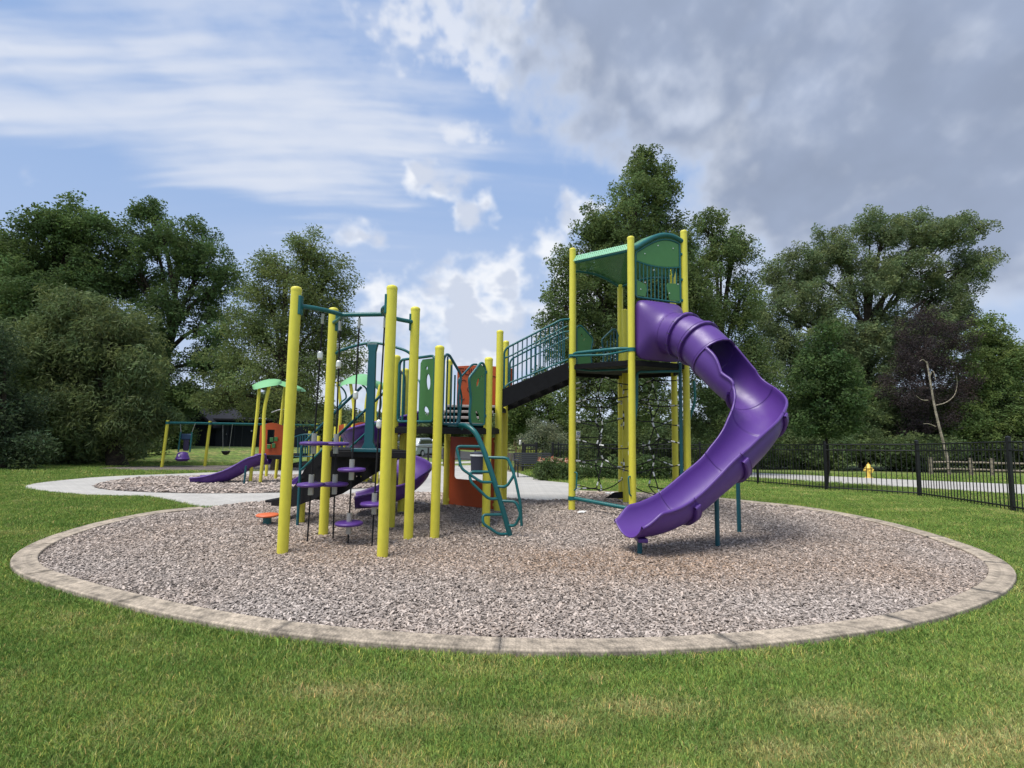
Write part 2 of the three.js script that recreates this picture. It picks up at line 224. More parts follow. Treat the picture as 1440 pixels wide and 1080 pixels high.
// wood chips, loose on the beds
{
  const chip = () => { const L = rr(0.8, 1.2), g = new THREE.BoxGeometry(L, 0.16, rr(0.3, 0.5), 2, 1, 1), p = g.attributes.position; for (let i = 0; i < p.count; i++) { const x = p.getX(i); p.setXYZ(i, x, p.getY(i) + (Math.abs(x) < 0.1 ? 0.08 : 0), p.getZ(i) * (1 - 0.75 * (x / L + 0.1) ** 2)); } g.computeVertexNormals(); return g; };
  const spots = [];
  const fill = (poly, perM, x0, x1, d0, d1, sz, far) => { const n = Math.round((x1 - x0) * (d1 - d0) * perM); for (let i = 0; i < n; i++) { const x = rr(x0, x1), d = rr(d0, d1); if (!within(poly, x, d)) continue; spots.push([x, d, sz * rr(0.6, 1.35), far]); } };
  fill(bedPoly, 5200, -6.2, 6.5, 3.4, 6.6, 0.030, 0);
  fill(bedPoly, 3000, -6.2, 6.5, 6.6, 9.5, 0.036, 0);
  fill(bedPoly, 900, -6.2, 6.5, 9.5, 13.3, 0.062, 0);
  fill(farBed, 260, -12.5, 0, 10, 19, 0.09, 0);
  const geos = [chip(), chip(), chip()], m = std(lin(1, 1, 1), 0.92), q = new THREE.Quaternion(), e = new THREE.Euler(), c = new THREE.Color(), mat = new THREE.Matrix4();
  geos.forEach((g, k) => {
    const mine = spots.filter((_, i) => i % 3 === k), im = new THREE.InstancedMesh(g, m, mine.length);
    mine.forEach(([x, d, s], i) => {
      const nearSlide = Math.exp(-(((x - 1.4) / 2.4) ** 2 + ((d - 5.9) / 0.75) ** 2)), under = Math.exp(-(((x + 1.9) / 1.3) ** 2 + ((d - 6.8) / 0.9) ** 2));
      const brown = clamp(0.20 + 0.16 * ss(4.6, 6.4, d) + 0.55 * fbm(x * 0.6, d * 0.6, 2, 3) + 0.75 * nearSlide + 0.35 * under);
      e.set(rr(-0.5, 0.5), rr(0, 6.3), rr(-0.45, 0.45)); q.setFromEuler(e);
      im.setMatrixAt(i, mat.compose(new THREE.Vector3(x, land(x, d) + 0.018 + rnd() * 0.022 + 0.03 * fbm(x * 0.9, d * 0.9, 5, 3), -d), q, new THREE.Vector3(s, s, s)));
      const t = rnd(), w = t < 0.55 ? rr(0.24, 0.40) : t < 0.87 ? rr(0.40, 0.60) : rr(0.12, 0.24);
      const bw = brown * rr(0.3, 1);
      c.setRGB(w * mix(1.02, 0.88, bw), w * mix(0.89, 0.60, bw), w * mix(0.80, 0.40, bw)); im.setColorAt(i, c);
    });
    im.name = numbered('wood_chips'); tag(im, 'loose grey and brown wood chips covering the play beds', 'wood chips', null, 'stuff'); im.castShadow = im.receiveShadow = true; scene.add(im);
  });
}

// grass blades
{
  const tuft = (n, spread) => {
    const P = [], C = [], ix = [];
    for (let i = 0; i < n; i++) {
      const a = rr(0, 6.28), R = spread * Math.sqrt(rnd()), x = R * Math.cos(a), z = R * Math.sin(a), h = rr(0.55, 1.15), lean = rr(0.1, 0.85) * h, la = rr(0, 6.28), w = rr(0.022, 0.04), fa = rr(0, 6.28), cx = Math.cos(fa) * w, cz = Math.sin(fa) * w, b = P.length / 3;
      const lx = Math.cos(la) * lean, lz = Math.sin(la) * lean;
      P.push(x - cx, 0, z - cz, x + cx, 0, z + cz, x + lx * 0.4 - cx * 0.8, h * 0.6, z + lz * 0.4 - cz * 0.8, x + lx * 0.4 + cx * 0.8, h * 0.6, z + lz * 0.4 + cz * 0.8, x + lx, h * 0.95 - lean * 0.25, z + lz);
      const tone = rr(0.55, 1.3), warm = rnd() < 0.12 ? 1.5 : rr(0.85, 1.15); for (let k = 0; k < 5; k++) C.push(tone * warm, tone, tone * 0.95);
      ix.push(b, b + 1, b + 2, b + 1, b + 3, b + 2, b + 2, b + 3, b + 4);
    }
    const g = new THREE.BufferGeometry(); g.setAttribute('position', new THREE.Float32BufferAttribute(P, 3)); g.setAttribute('color', new THREE.Float32BufferAttribute(C, 3)); g.setIndex(ix); g.computeVertexNormals(); return g;
  };
  const spots = [];
  const kerbNear = (x, d) => { let m = 9; for (let i = 0; i < 401; i += 4) { const p = kerbLine[i], v = (p.x - x) ** 2 + (-p.z - d) ** 2; if (v < m) m = v; } return Math.sqrt(m); };
  const fill = (perM, x0, x1, d0, d1, h) => {
    const n = Math.round((x1 - x0) * (d1 - d0) * perM);
    for (let i = 0; i < n; i++) {
      const x = rr(x0, x1), d = rr(d0, d1), sx = x / d; if (Math.abs(sx) > 1.12) continue;
      if (within(bedPoly, x, d) || within(pathPoly, x, d) || within(farBed, x, d) || within(swingBed, x, d) || (d > 10 && within(strip, x, d))) continue;
      if (d < 14 && Math.abs(x) < 8) { const k = kerbNear(x, d); if (k < 0.125) continue; if (k < 0.22 && rnd() < 0.75) { spots.push([x, d, h * rr(1.0, 1.7)]); continue; } }
      spots.push([x, d, h * rr(0.7, 1.25)]);
    }
  };
  fill(5200, -3.4, 3.4, 2.0, 3.1, 0.038);
  fill(3600, -5.4, 5.6, 3.1, 4.9, 0.040);
  fill(1800, -8.2, 8.6, 4.9, 7.5, 0.044);
  fill(800, -13, 13, 7.5, 12, 0.05);
  fill(300, -19, 17, 12, 17, 0.065);
  fill(60, -26, 26, 17, 27, 0.10);
  const dryAt = [[2.18, 2.62, 0.5, 0.16], [1.75, 2.9, 0.3, 0.12], [2.9, 2.8, 0.35, 0.12], [0.75, 2.92, 0.35, 0.1], [-0.6, 2.8, 0.3, 0.12], [1.9, 2.4, 0.3, 0.1], [0.2, 2.75, 0.25, 0.1], [-0.9, 3.05, 0.4, 0.1], [4.5, 3.7, 0.5, 0.2], [3.5, 3.3, 0.35, 0.14], [1.3, 2.55, 0.25, 0.1]];
  const m = std(lin(1, 1, 1), 0.85, { vertexColors: true, side: THREE.DoubleSide, specularIntensity: 0.3 });
  const geos = [tuft(14, 1.1), tuft(14, 1.2), tuft(16, 1.3)], q = new THREE.Quaternion(), e = new THREE.Euler(), c = new THREE.Color(), mat = new THREE.Matrix4();
  geos.forEach((g, k) => {
    const mine = spots.filter((_, i) => i % 3 === k), im = new THREE.InstancedMesh(g, m, mine.length);
    mine.forEach(([x, d, s], i) => {
      e.set(rr(-0.15, 0.15), rr(0, 6.3), rr(-0.15, 0.15)); q.setFromEuler(e);
      im.setMatrixAt(i, mat.compose(new THREE.Vector3(x, land(x, d) - 0.004, -d), q, new THREE.Vector3(s * 1.1, s, s * 1.1)));
      let dry = 0; for (const [a, b, ra, rb] of dryAt) dry = Math.max(dry, Math.exp(-(((x - a) / ra) ** 2 + ((d - b) / rb) ** 2)));
      const n = fbm(x * 0.9, d * 1.6, 1, 4), n2 = fbm(x * 5, d * 6, 4, 3);
      const y = clamp(0.62 * dry * rr(0.5, 1.2) + ss(0.02, 0.42, n * 0.8 + n2 * 0.55) * rr(0, 0.75) + (rnd() < 0.12 ? 0.7 : 0) * rnd());
      const dark = clamp(0.42 - 0.9 * n + 0.9 * n2 + rr(-0.3, 0.3)), b = rr(1.05, 1.6);
      c.setRGB(b * mix(mix(0.200, 0.105, dark), 0.46, y), b * mix(mix(0.300, 0.195, dark), 0.41, y), b * mix(mix(0.068, 0.044, dark), 0.20, y)); im.setColorAt(i, c);
    });
    im.name = numbered('grass'); tag(im, 'short mown grass blades of the lawn', 'grass', null, 'stuff'); im.castShadow = im.receiveShadow = true; scene.add(im);
  });
  console.log('grass tufts', spots.length);
}
// ================================================================ THE BIG PLAY STRUCTURE
const play = thing('play_structure', 'tall play structure with yellow posts, stair bridge, climbing net and purple tube slide', 'play structure', V(0, 0, 9));
play.position.set(0, 0, 0);
function metreUV(g) { const p = g.attributes.position, u = g.attributes.uv; for (let i = 0; i < u.count; i++) u.setXY(i, u.getX(i) * 0.4, p.getY(i)); return g; }
const post = (p, h, parent = play, r = 0.0635, y0 = -0.08) => part('post', metreUV(new THREE.LatheGeometry([[0, y0], [r, y0], [r, h * 0.62], [r + 0.0012, h * 0.62 + 0.004], [r, h * 0.62 + 0.008], [r, h - 0.055], [r + 0.003, h - 0.05], [r + 0.003, h - 0.022], [r * 0.86, h - 0.006], [r * 0.5, h + 0.004], [0, h + 0.006]].map(([x, y]) => new THREE.Vector2(x, y)), 28)).translate(p.x, 0, p.z), M.yellow, parent);
const P1 = V(-2.68, 0, 6.20), P2 = V(-1.47, 0, 6.08), P3 = V(-2.58, 0, 7.24), P4 = V(-1.38, 0, 7.12), P5 = V(-1.03, 0, 7.17), P6 = V(-0.37, 0, 8.0), P7 = V(-0.24, 0, 9.54), P8 = V(-0.14, 0, 11.01), P9 = V(-1.26, 0, 10.21), P10 = V(-1.79, 0, 7.83), P11 = V(-3.27, 0, 8.15);
const PA = V(1.16, 0, 9.82), PB = V(2.13, 0, 9.07), PC = V(3.26, 0, 9.54), PE = V(3.42, 0, 10.75), PD = V(2.45, 0, 11.49), PF = V(1.32, 0, 11.03), PG = V(2.42, 0, 10.9), P12 = V(-1.95, 0, 9.3);
for (const [p, h] of [[P1, 3.23], [P2, 3.23], [P3, 3.22], [P4, 3.22], [P5, 2.68], [P6, 2.64], [P7, 3.38], [P8, 3.44], [P9, 2.9], [P10, 2.63], [PA, 5.1], [PB, 5.06], [PC, 5.38], [PD, 4.86], [PE, 5.0], [PF, 4.86]]) post(p, h);
post(PG, 4.15); post(P11, 0.34); post(P12, 2.6);
const up = (p, y) => new THREE.Vector3(p.x, y, p.z), between = (a, b, t, y) => new THREE.Vector3(mix(a.x, b.x, t), y ?? mix(a.y, b.y, t), mix(a.z, b.z, t));
const collar = (p, y, parent, mat = M.teal) => part('clamp_collar', new THREE.CylinderGeometry(0.072, 0.072, 0.07, 24).translate(p.x, y, p.z), mat, parent);

// decks: black coated plates on rims
function deck(name, pts, y) {
  const g = sub(name, play), c = pts.reduce((a, p) => a.add(p), new THREE.Vector3()).divideScalar(pts.length);
  const s = outline(pts.map((p) => { const q = p.clone().lerp(c, 0.0); return [q.x, -q.z]; }));
  const holes = []; for (let i = 0; i < 0; i++) holes.push(i);
  part('deck_plate', new THREE.ExtrudeGeometry(s, { depth: 0.03, bevelEnabled: false }).rotateX(-Math.PI / 2).translate(0, y - 0.03, 0), M.deck, g);
  pts.forEach((p, i) => { const q = pts[(i + 1) % pts.length], e = edge('rim_board', p, q, g); e.name = 'rim'; part('rim_board', box(e.userData.span - 0.1, 0.085, 0.05, e.userData.span / 2, y - 0.06, 0, 0.008), M.deck, e); });
  return g;
}
deck('tower_deck', [PA, PB, PC, PE, PD, PF], 2.79);
deck('middle_deck', [P5, P6, P7, P9, P12, P10], 1.54);
deck('low_deck', [P3, P4, P10, V(-2.95, 0, 8.3)], 1.2);
deck('raised_deck', [P7, P8, V(-1.05, 0, 11.3), P9], 1.97);
{ // open treads between the middle and the raised deck
  const st = sub('inner_steps', play);
  for (let i = 0; i < 4; i++) { const a = between(P6, P7, 0.42 + 0.16 * i, 1.6 + 0.11 * i), b = V(-1.25, 1.6 + 0.11 * i, 8.6 + 0.25 * i); const e = edge('tread', b, a, st); part('tread', box(e.userData.span - 0.1, 0.045, 0.21, e.userData.span / 2, a.y, 0, 0.01), M.tread, e); part('riser', box(e.userData.span - 0.12, 0.06, 0.012, e.userData.span / 2, a.y - 0.054, -0.08, 0.004), M.deck, e); }
}

// half panels that stand beside an opening: teal pipe outline with a green sheet or bars inside
function sidePanel(P, Q, y0, kind, w = 0.36, H = 1.02, holes = true) {
  const g = edge('guard_panel', P, Q, play), s = 0.085, pts = [[s, 0.02], [s, H * 0.93], [s + 0.05, H], [s + w * 0.30, H * 0.99], [s + w * 0.98, H * 0.73], [s + w * 0.84, H * 0.42], [s + w * 0.9, 0.16], [s + w * 0.82, 0.02]];
  part('pipe_frame', bent(pts.map(([x, y]) => new THREE.Vector3(x, y + y0, 0)), 0.02, 0.05, true), kind === 'bars' ? M.blueTeal : M.teal, g);
  if (kind === 'sheet') {
    const inner = [[s + 0.015, 0.05], [s + 0.015, H * 0.92], [s + w * 0.29, H * 0.97], [s + w * 0.95, H * 0.72], [s + w * 0.81, H * 0.42], [s + w * 0.87, 0.16], [s + w * 0.79, 0.05]];
    const cut = holes ? [oval(s + w * 0.45, H * 0.68, 0.028, 0.075, 0.3), oval(s + w * 0.42, H * 0.16, 0.035, 0.09, -0.5), oval(s + w * 0.22, H * 0.78, 0.014, 0.03, 0.2)] : [oval(s + w * 0.3, H * 0.78, 0.022, 0.045, 0.4), oval(s + w * 0.45, H * 0.7, 0.018, 0.05, -0.6)];
    part('panel_sheet', plate(outline(inner, cut), 0.019).translate(0, y0, 0), M.green, g);
  } else for (let i = 1; i < 4; i++) { const x = s + w * 0.21 * i, top = i < 2 ? H * 0.97 : H * (0.99 - 0.135 * (i - 1)); part('bar', bar(new THREE.Vector3(x, y0 + 0.03, 0), new THREE.Vector3(x, y0 + top, 0), 0.013), M.blueTeal, g); }
  for (const y of [0.16, H * 0.86]) part('bracket', box(0.06, 0.05, 0.05, s - 0.035, y0 + y, 0, 0.01), M.teal, g);
  return g;
}
sidePanel(P5, P6, 1.56, 'bars', 0.37, 1.02); sidePanel(P6, P5, 1.56, 'sheet', 0.37, 0.98);
sidePanel(PF, PD, 2.82, 'sheet', 0.42, 1.0, false); sidePanel(PD, PF, 2.82, 'bars', 0.42, 1.0);
{ // teal hand loop beside the sheet panel
  const e = edge('hand_loop', P6, P5, play), z = 0.2;
  part('hand_loop_pipe', bent([[0.06, 0.98], [0.16, 0.97], [0.47, 0.7], [0.38, 0.42], [0.43, 0.02]].map(([x, y]) => new THREE.Vector3(x, y + 1.56, z)), 0.016, 0.06), M.blueTeal, e);
}
{ // panel with oval holes between two posts on the left of the middle deck
  const g = edge('guard_panel', P10, P5, play), L = g.userData.span;
  part('pipe_frame', bent([[0.09, 0.05], [0.09, 0.94], [0.14, 0.99], [L - 0.14, 0.99], [L - 0.09, 0.94], [L - 0.09, 0.05]].map(([x, y]) => new THREE.Vector3(x, y + 1.56, 0)), 0.021, 0.06, true), M.teal, g);
  part('panel_sheet', plate(outline([[L * 0.6, 0.06], [L * 0.6, 0.9], [L * 0.64, 0.95], [L - 0.11, 0.95], [L - 0.11, 0.06]], [oval(L * 0.78, 0.62, 0.05, 0.12, 0.1, 24), oval(L * 0.74, 0.82, 0.025, 0.03), oval(L * 0.76, 0.2, 0.05, 0.08, 0.6)]), 0.019).translate(0, 1.56, 0), M.green, g);
  for (const x of [L * 0.2, L * 0.34, L * 0.5]) part('bar', bar(new THREE.Vector3(x, 1.6, 0), new THREE.Vector3(x, 2.54, 0), 0.016), M.teal, g);
}
{ // pipe rail on the back left of the middle deck, beside the spiral slide
  const g = edge('guard_rail', P10, P12, play), L = g.userData.span;
  part('pipe_frame', bent([[0.08, 0.1], [0.08, 0.9], [L - 0.08, 0.9], [L - 0.08, 0.1]].map(([x, y]) => new THREE.Vector3(x, y + 1.56, 0)), 0.019, 0.1, true), M.blueTeal, g);
  for (let i = 1; i < 4; i++) part('bar', bar(new THREE.Vector3(L * i / 4, 1.66, 0), new THREE.Vector3(L * i / 4, 2.46, 0), 0.012), M.blueTeal, g);
}
{ // orange play panels: raised on the upper deck, and with a window below the middle deck
  const a = V(-1.2, 0, 11.0), b = V(0.02, 0, 11.22), g = edge('picture_panel', a, b, play), L = g.userData.span;
  const top = []; for (let i = 0; i <= 12; i++) top.push([0.02 + (L - 0.04) * i / 12, 0.86 + 0.06 * Math.sin(Math.PI * (0.15 + 0.75 * i / 12))]);
  part('panel_sheet', plate(outline([[0.02, 0.0], ...top, [L - 0.02, 0.0]]), 0.022).translate(0, 1.98, 0), M.orange, g);
  const mark = (pts) => plate(outline(pts), 0.012, 0.002).translate(0, 1.98, 0.018);
  const font = { G: [[[0.09, 0.13], [0.0, 0.13], [0.0, 0.0], [0.09, 0.0], [0.09, 0.07], [0.05, 0.07]]], U: [[[0, 0.13], [0, 0.0], [0.08, 0], [0.08, 0.13]]], I: [[[0, 0], [0, 0.13]]], D: [[[0, 0], [0, 0.13], [0.06, 0.12], [0.08, 0.065], [0.06, 0.01], [0, 0]]], E: [[[0.07, 0.13], [0, 0.13], [0, 0], [0.07, 0]], [[0, 0.07], [0.06, 0.07]]] };
  let x = 0.06; const word = sub('raised_lettering', g); word.userData.label = 'dark red raised letters on the orange panel';
  for (const ch of 'GUIDE') { const strokes = font[ch].flatMap((s) => s.slice(1).map((q, i) => bar(new THREE.Vector3(x + s[i][0], 2.70 + s[i][1], 0.016), new THREE.Vector3(x + q[0], 2.70 + q[1], 0.016), 0.011, 0.011, 6))); part('letter', mergeGeometries(strokes), M.darkRed, word); x += ch === 'I' ? 0.05 : 0.125; }
  const arc = (cx, cy, r, a0, a1) => pipe(Array.from({ length: 6 }, (_, i) => { const q = a0 + (a1 - a0) * i / 5; return new THREE.Vector3(cx + r * Math.cos(q), cy + r * Math.sin(q), 0.014); }), 0.009);
  for (const [cx, cy, r, q] of [[0.15, 2.52, 0.06, 0.5], [0.3, 2.38, 0.06, 2.2], [0.13, 2.2, 0.05, 3.2], [0.42, 2.55, 0.06, 1], [0.6, 2.46, 0.07, 4], [0.8, 2.6, 0.08, 0.2], [0.95, 2.4, 0.07, 2], [0.34, 2.1, 0.05, 3.4]]) part('raised_symbol', arc(cx, cy, r, q, q + 2.6), M.darkRed, g);
  const w = edge('window_panel', P9, P7, play), W = w.userData.span, r = 0.07, x0 = 0.19, x1 = W - 0.14, y0 = 0.55, y1 = 1.12, hole = [];
  for (const [cx, cy, q] of [[x1 - r, y1 - r, 0], [x0 + r, y1 - r, 1], [x0 + r, y0 + r, 2], [x1 - r, y0 + r, 3]]) for (let i = 0; i <= 5; i++) hole.push([cx + r * Math.cos((q + i / 5) * Math.PI / 2), cy + r * Math.sin((q + i / 5) * Math.PI / 2)]);
  part('panel_sheet', plate(outline([[0.08, 0.06], [0.08, 1.36], [W - 0.08, 1.36], [W - 0.08, 0.06]], [hole]), 0.022), M.orange, w);
  for (const [bx, by] of [[0.05, 1.3], [0.05, 0.14], [W - 0.05, 1.3], [W - 0.05, 0.14]]) part('bracket', box(0.08, 0.05, 0.05, bx, by, 0, 0.01), M.yellow, w);
}

// rope and disc climber in front
{
  const g = sub('disc_climber', play), y = 3.0, L = V(-2.28, y, 6.7), R = V(-1.69, y, 6.62);
  part('curved_top_rail', pipe([up(P1, y), V(-2.46, y, 6.38), L, V(-2.4, y, 6.98), up(P3, y)], 0.03), M.teal, g);
  part('curved_top_rail', pipe([up(P2, y), V(-1.62, y, 6.3), R, V(-1.6, y, 6.88), up(P4, y)], 0.03), M.teal, g);
  part('cross_rail', bar(L, R, 0.03), M.teal, g);
  for (const p of [P1, P2, P3, P4]) part('post_plate', box(0.035, 0.24, 0.09, p.x + (p === P1 || p === P3 ? 0.06 : -0.06), y, p.z, 0.01), M.teal, g);
  const disc = new THREE.LatheGeometry([[0, -0.022], [0.10, -0.026], [0.165, -0.02], [0.178, 0], [0.165, 0.018], [0.11, 0.026], [0, 0.026]].map(([a, b]) => new THREE.Vector2(a, b)), 36);
  const ropes = [[V(-2.42, 2.97, 6.42), V(-2.62, 0, 6.78), 2.42, [1.30, 0.77]], [V(-2.35, 2.97, 6.86), V(-2.36, 0, 7.0), 2.36, [1.29, 0.75]], [V(-2.03, 2.97, 6.67), V(-2.06, 0, 6.68), 1.93, [0.97, 0.29]], [V(-1.68, 2.97, 6.62), V(-1.74, 0, 6.62), 1.56, [0.55]]];
  ropes.forEach(([a, b, ball, ds], k) => {
    part('rope', bar(b.clone().setY(-0.05), a, 0.011, 0.011, 8), M.rope, g);
    const p = (h) => a.clone().lerp(b, (a.y - h) / (a.y - b.y));
    part('rope_thimble', bar(p(2.82), p(2.95), 0.018), M.clamp, g);
    const q = p(ball); part('rope_swage', new THREE.CapsuleGeometry(0.034, 0.05, 6, 14).translate(q.x, q.y, q.z), M.ferrule, g);
    for (const h of ds) { const c = p(h); part('purple_disc', disc.clone().translate(c.x, c.y, c.z), M.purple, g); part('disc_clamp', bar(c.clone().setY(c.y - 0.13), c.clone().setY(c.y + 0.13), 0.034), M.clamp, g); }
  });
}
{ // arch and flat teal upright at the front of the low deck
  const g = sub('arch_divider', play), m = between(P3, P4, 0.52, 0);
  part('arch_pipe', pipe([up(P3, 2.52), between(P3, P4, 0.15, 2.62), between(P3, P4, 0.5, 2.71), between(P3, P4, 0.85, 2.62), up(P4, 2.52)], 0.02), M.teal, g);
  const e = edge('divider_upright', P3, P4, g), c = e.userData.span * 0.5;
  part('upright', plate(outline([[c - 0.11, 1.2], [c - 0.055, 1.3], [c - 0.045, 2.58], [c - 0.07, 2.69], [c + 0.07, 2.69], [c + 0.045, 2.58], [c + 0.055, 1.3], [c + 0.11, 1.2]]), 0.05, 0.01), M.blueTeal, e);
  part('base_plate', box(0.46, 0.05, 0.09, c, 1.2, 0.02, 0.01), M.blueTeal, e);
}
{ // stairs on the left up to the low deck
  const g = sub('stairs', play), a = V(-3.72, 0.34, 8.15), b = V(-2.35, 1.2, 7.62), off = V(0.38, 0, -0.85).setLength(0.8); off.y = 0;
  const dx = new THREE.Vector3(0.18, 0, -0.78);
  for (const s of [0, 1]) {
    const A = a.clone().addScaledVector(dx, s), B = b.clone().addScaledVector(dx, s), e = edge('stringer', A, B, g), L = e.userData.span, H = B.y - A.y;
    const dots = []; for (let i = 0; i < 6; i++) dots.push(oval(L * 0.50 + i * 0.085, A.y + H * 0.46 - 0.02, 0.014, 0.014, 0, 10)); for (let i = 0; i < 6; i++) dots.push(oval(L * 0.86 + i * 0.085, A.y + H * 0.86, 0.013, 0.013, 0, 10));
    part('stringer_plate', plate(outline([[-0.02, A.y - 0.06], [-0.02, A.y + 0.02], [0.3, A.y + 0.08], [L * 0.42, A.y + H * 0.62], [L * 0.6, A.y + H * 0.95], [L + 0.42, A.y + H * 0.98], [L + 0.42, A.y + H * 0.8], [L * 0.55, A.y + 0.08], [0.42, A.y - 0.05]], dots), 0.012, 0.002), M.deck, e);
    part('hand_rail', bent([V(-3.2, -0.06, 7.87), V(-3.2, 1.2, 7.87), V(-3.1, 1.32, 7.82), V(-2.2, 2.1, 7.45)].map((p) => p.clone().addScaledVector(dx, s * 0.95)), 0.021, 0.15), M.blueTeal, g);
    part('lower_rail', bar(V(-3.18, 0.86, 7.86).addScaledVector(dx, s * 0.95), V(-2.25, 1.66, 7.46).addScaledVector(dx, s * 0.95), 0.017), M.teal, g);
  }
  for (let i = 0; i < 5; i++) { const t = i / 4.4, p = a.clone().lerp(b, t), e = edge('tread', p, p.clone().add(dx), g); part('tread', box(e.userData.span, 0.04, 0.28, e.userData.span / 2, p.y, 0, 0.008), M.deck, e); }
}
{ // curved spine climber at the middle deck
  const g = sub('spine_climber', play), top = V(-0.72, 1.55, 7.48);
  const spine = [V(-0.86, 1.55, 7.62), V(-0.66, 1.56, 7.42), V(-0.52, 1.47, 7.32), V(-0.40, 1.25, 7.27), V(-0.24, 0.82, 7.26), V(-0.08, 0.32, 7.30), V(0.04, -0.1, 7.36)];
  const c = new THREE.CatmullRomCurve3(spine); part('spine_pipe', new THREE.TubeGeometry(c, 60, 0.038, 16), M.teal, g);
  part('mounting_plate', box(0.22, 0.07, 0.12, -0.82, 1.53, -7.56, 0.01), M.teal, g);
  const on = (y) => { let lo = 0.25, hi = 1; for (let i = 0; i < 30; i++) { const m = (lo + hi) / 2; if (c.getPoint(m).y > y) lo = m; else hi = m; } return c.getPoint(lo); };
  const loopPipe = (y1, y2, side, mid, far) => { const A = on(y1), B = on(y2); part('step_loop', bent([A, A.clone().add(new THREE.Vector3(side * far, 0.0, 0.05)), A.clone().lerp(B, mid).add(new THREE.Vector3(side * far * 1.08, 0, 0.1)), B.clone().add(new THREE.Vector3(side * far * 0.5, 0, 0.06)), B], 0.02, 0.06), M.teal, g); };
  loopPipe(1.27, 0.78, -1, 0.62, 0.36); loopPipe(0.92, 0.55, -1, 0.35, 0.3); loopPipe(0.33, -0.0 + 0.06, -1, 0.42, 0.3);
  loopPipe(1.12, 0.72, 1, 0.55, 0.3); loopPipe(0.52, 0.18, 1, 0.5, 0.22);
  part('step_loop_link', bent([on(1.12).add(new THREE.Vector3(0.3, 0, 0.05)), V(0.06, 0.86, 7.16), V(0.14, 0.5, 7.16), V(0.16, 0.2, 7.2)], 0.02, 0.08), M.teal, g);
}

// ---------------------------------------------------------------- slides: a shell swept along a path; angle 0 is the bottom, the opening is set along the way
function sweep(curve, t0, t1, n, R, A0, A1, thick = 0.014, lip = 0.034, bank = () => 0) {
  const na = 22, P = [], U = [], ix = [];
  for (let i = 0; i <= n; i++) {
    const t = mix(t0, t1, i / n), c = curve.getPoint(t), T = curve.getTangent(t), S = new THREE.Vector3().crossVectors(T, UP).normalize(), N = new THREE.Vector3().crossVectors(S, T).normalize();
    const bk = bank(t); S.applyAxisAngle(T, bk); N.applyAxisAngle(T, bk);
    const r = R(t), a0 = A0(t), a1 = A1(t), full = a1 - a0 > 6.2, ring = [];
    const put = (a, rad, lift = 0) => { const k = rad + lift; ring.push(c.clone().addScaledVector(S, Math.sin(a) * k).addScaledVector(N, -Math.cos(a) * k)); };
    for (let k = 0; k <= na; k++) put(mix(a0, a1, k / na), r);
    if (lip > 0 && !full) { put(a1 + 0.03, r + lip * 0.55); put(a1 - 0.02, r + lip); put(a1 - 0.09, r + lip * 0.95); }
    else { put(a1, r + thick * 0.5); put(a1, r + thick); put(a1, r + thick); }
    for (let k = na; k >= 0; k--) put(mix(a0 + (full ? 0 : 0.1), a1 - (full ? 0 : 0.1), k / na), r + thick);
    if (lip > 0 && !full) { put(a0 + 0.09, r + lip * 0.95); put(a0 + 0.02, r + lip); put(a0 - 0.03, r + lip * 0.55); } else { put(a0, r + thick); put(a0, r + thick * 0.5); put(a0, r); }
    const m = ring.length; let s = 0;
    ring.forEach((p, k) => { P.push(p.x, p.y, p.z); if (k) s += p.distanceTo(ring[k - 1]); U.push(t * 6, s); });
    if (i) for (let k = 0; k < m; k++) { const a = (i - 1) * m + k, b = (i - 1) * m + (k + 1) % m; ix.push(a, b, a + m, b, b + m, a + m); }
    else U.m = m;
  }
  const m = U.m;
  for (const e of [0, n * m]) for (let k = 0; k < na; k++) { const a = e + k, b = e + k + 1, o1 = e + na + 4 + (na - k), o2 = o1 - 1; ix.push(a, b, o1, b, o2, o1); }
  const g = new THREE.BufferGeometry(); g.setAttribute('position', new THREE.Float32BufferAttribute(P, 3)); g.setAttribute('uv', new THREE.Float32BufferAttribute(U, 2)); g.setIndex(ix); g.computeVertexNormals(); return g;
}
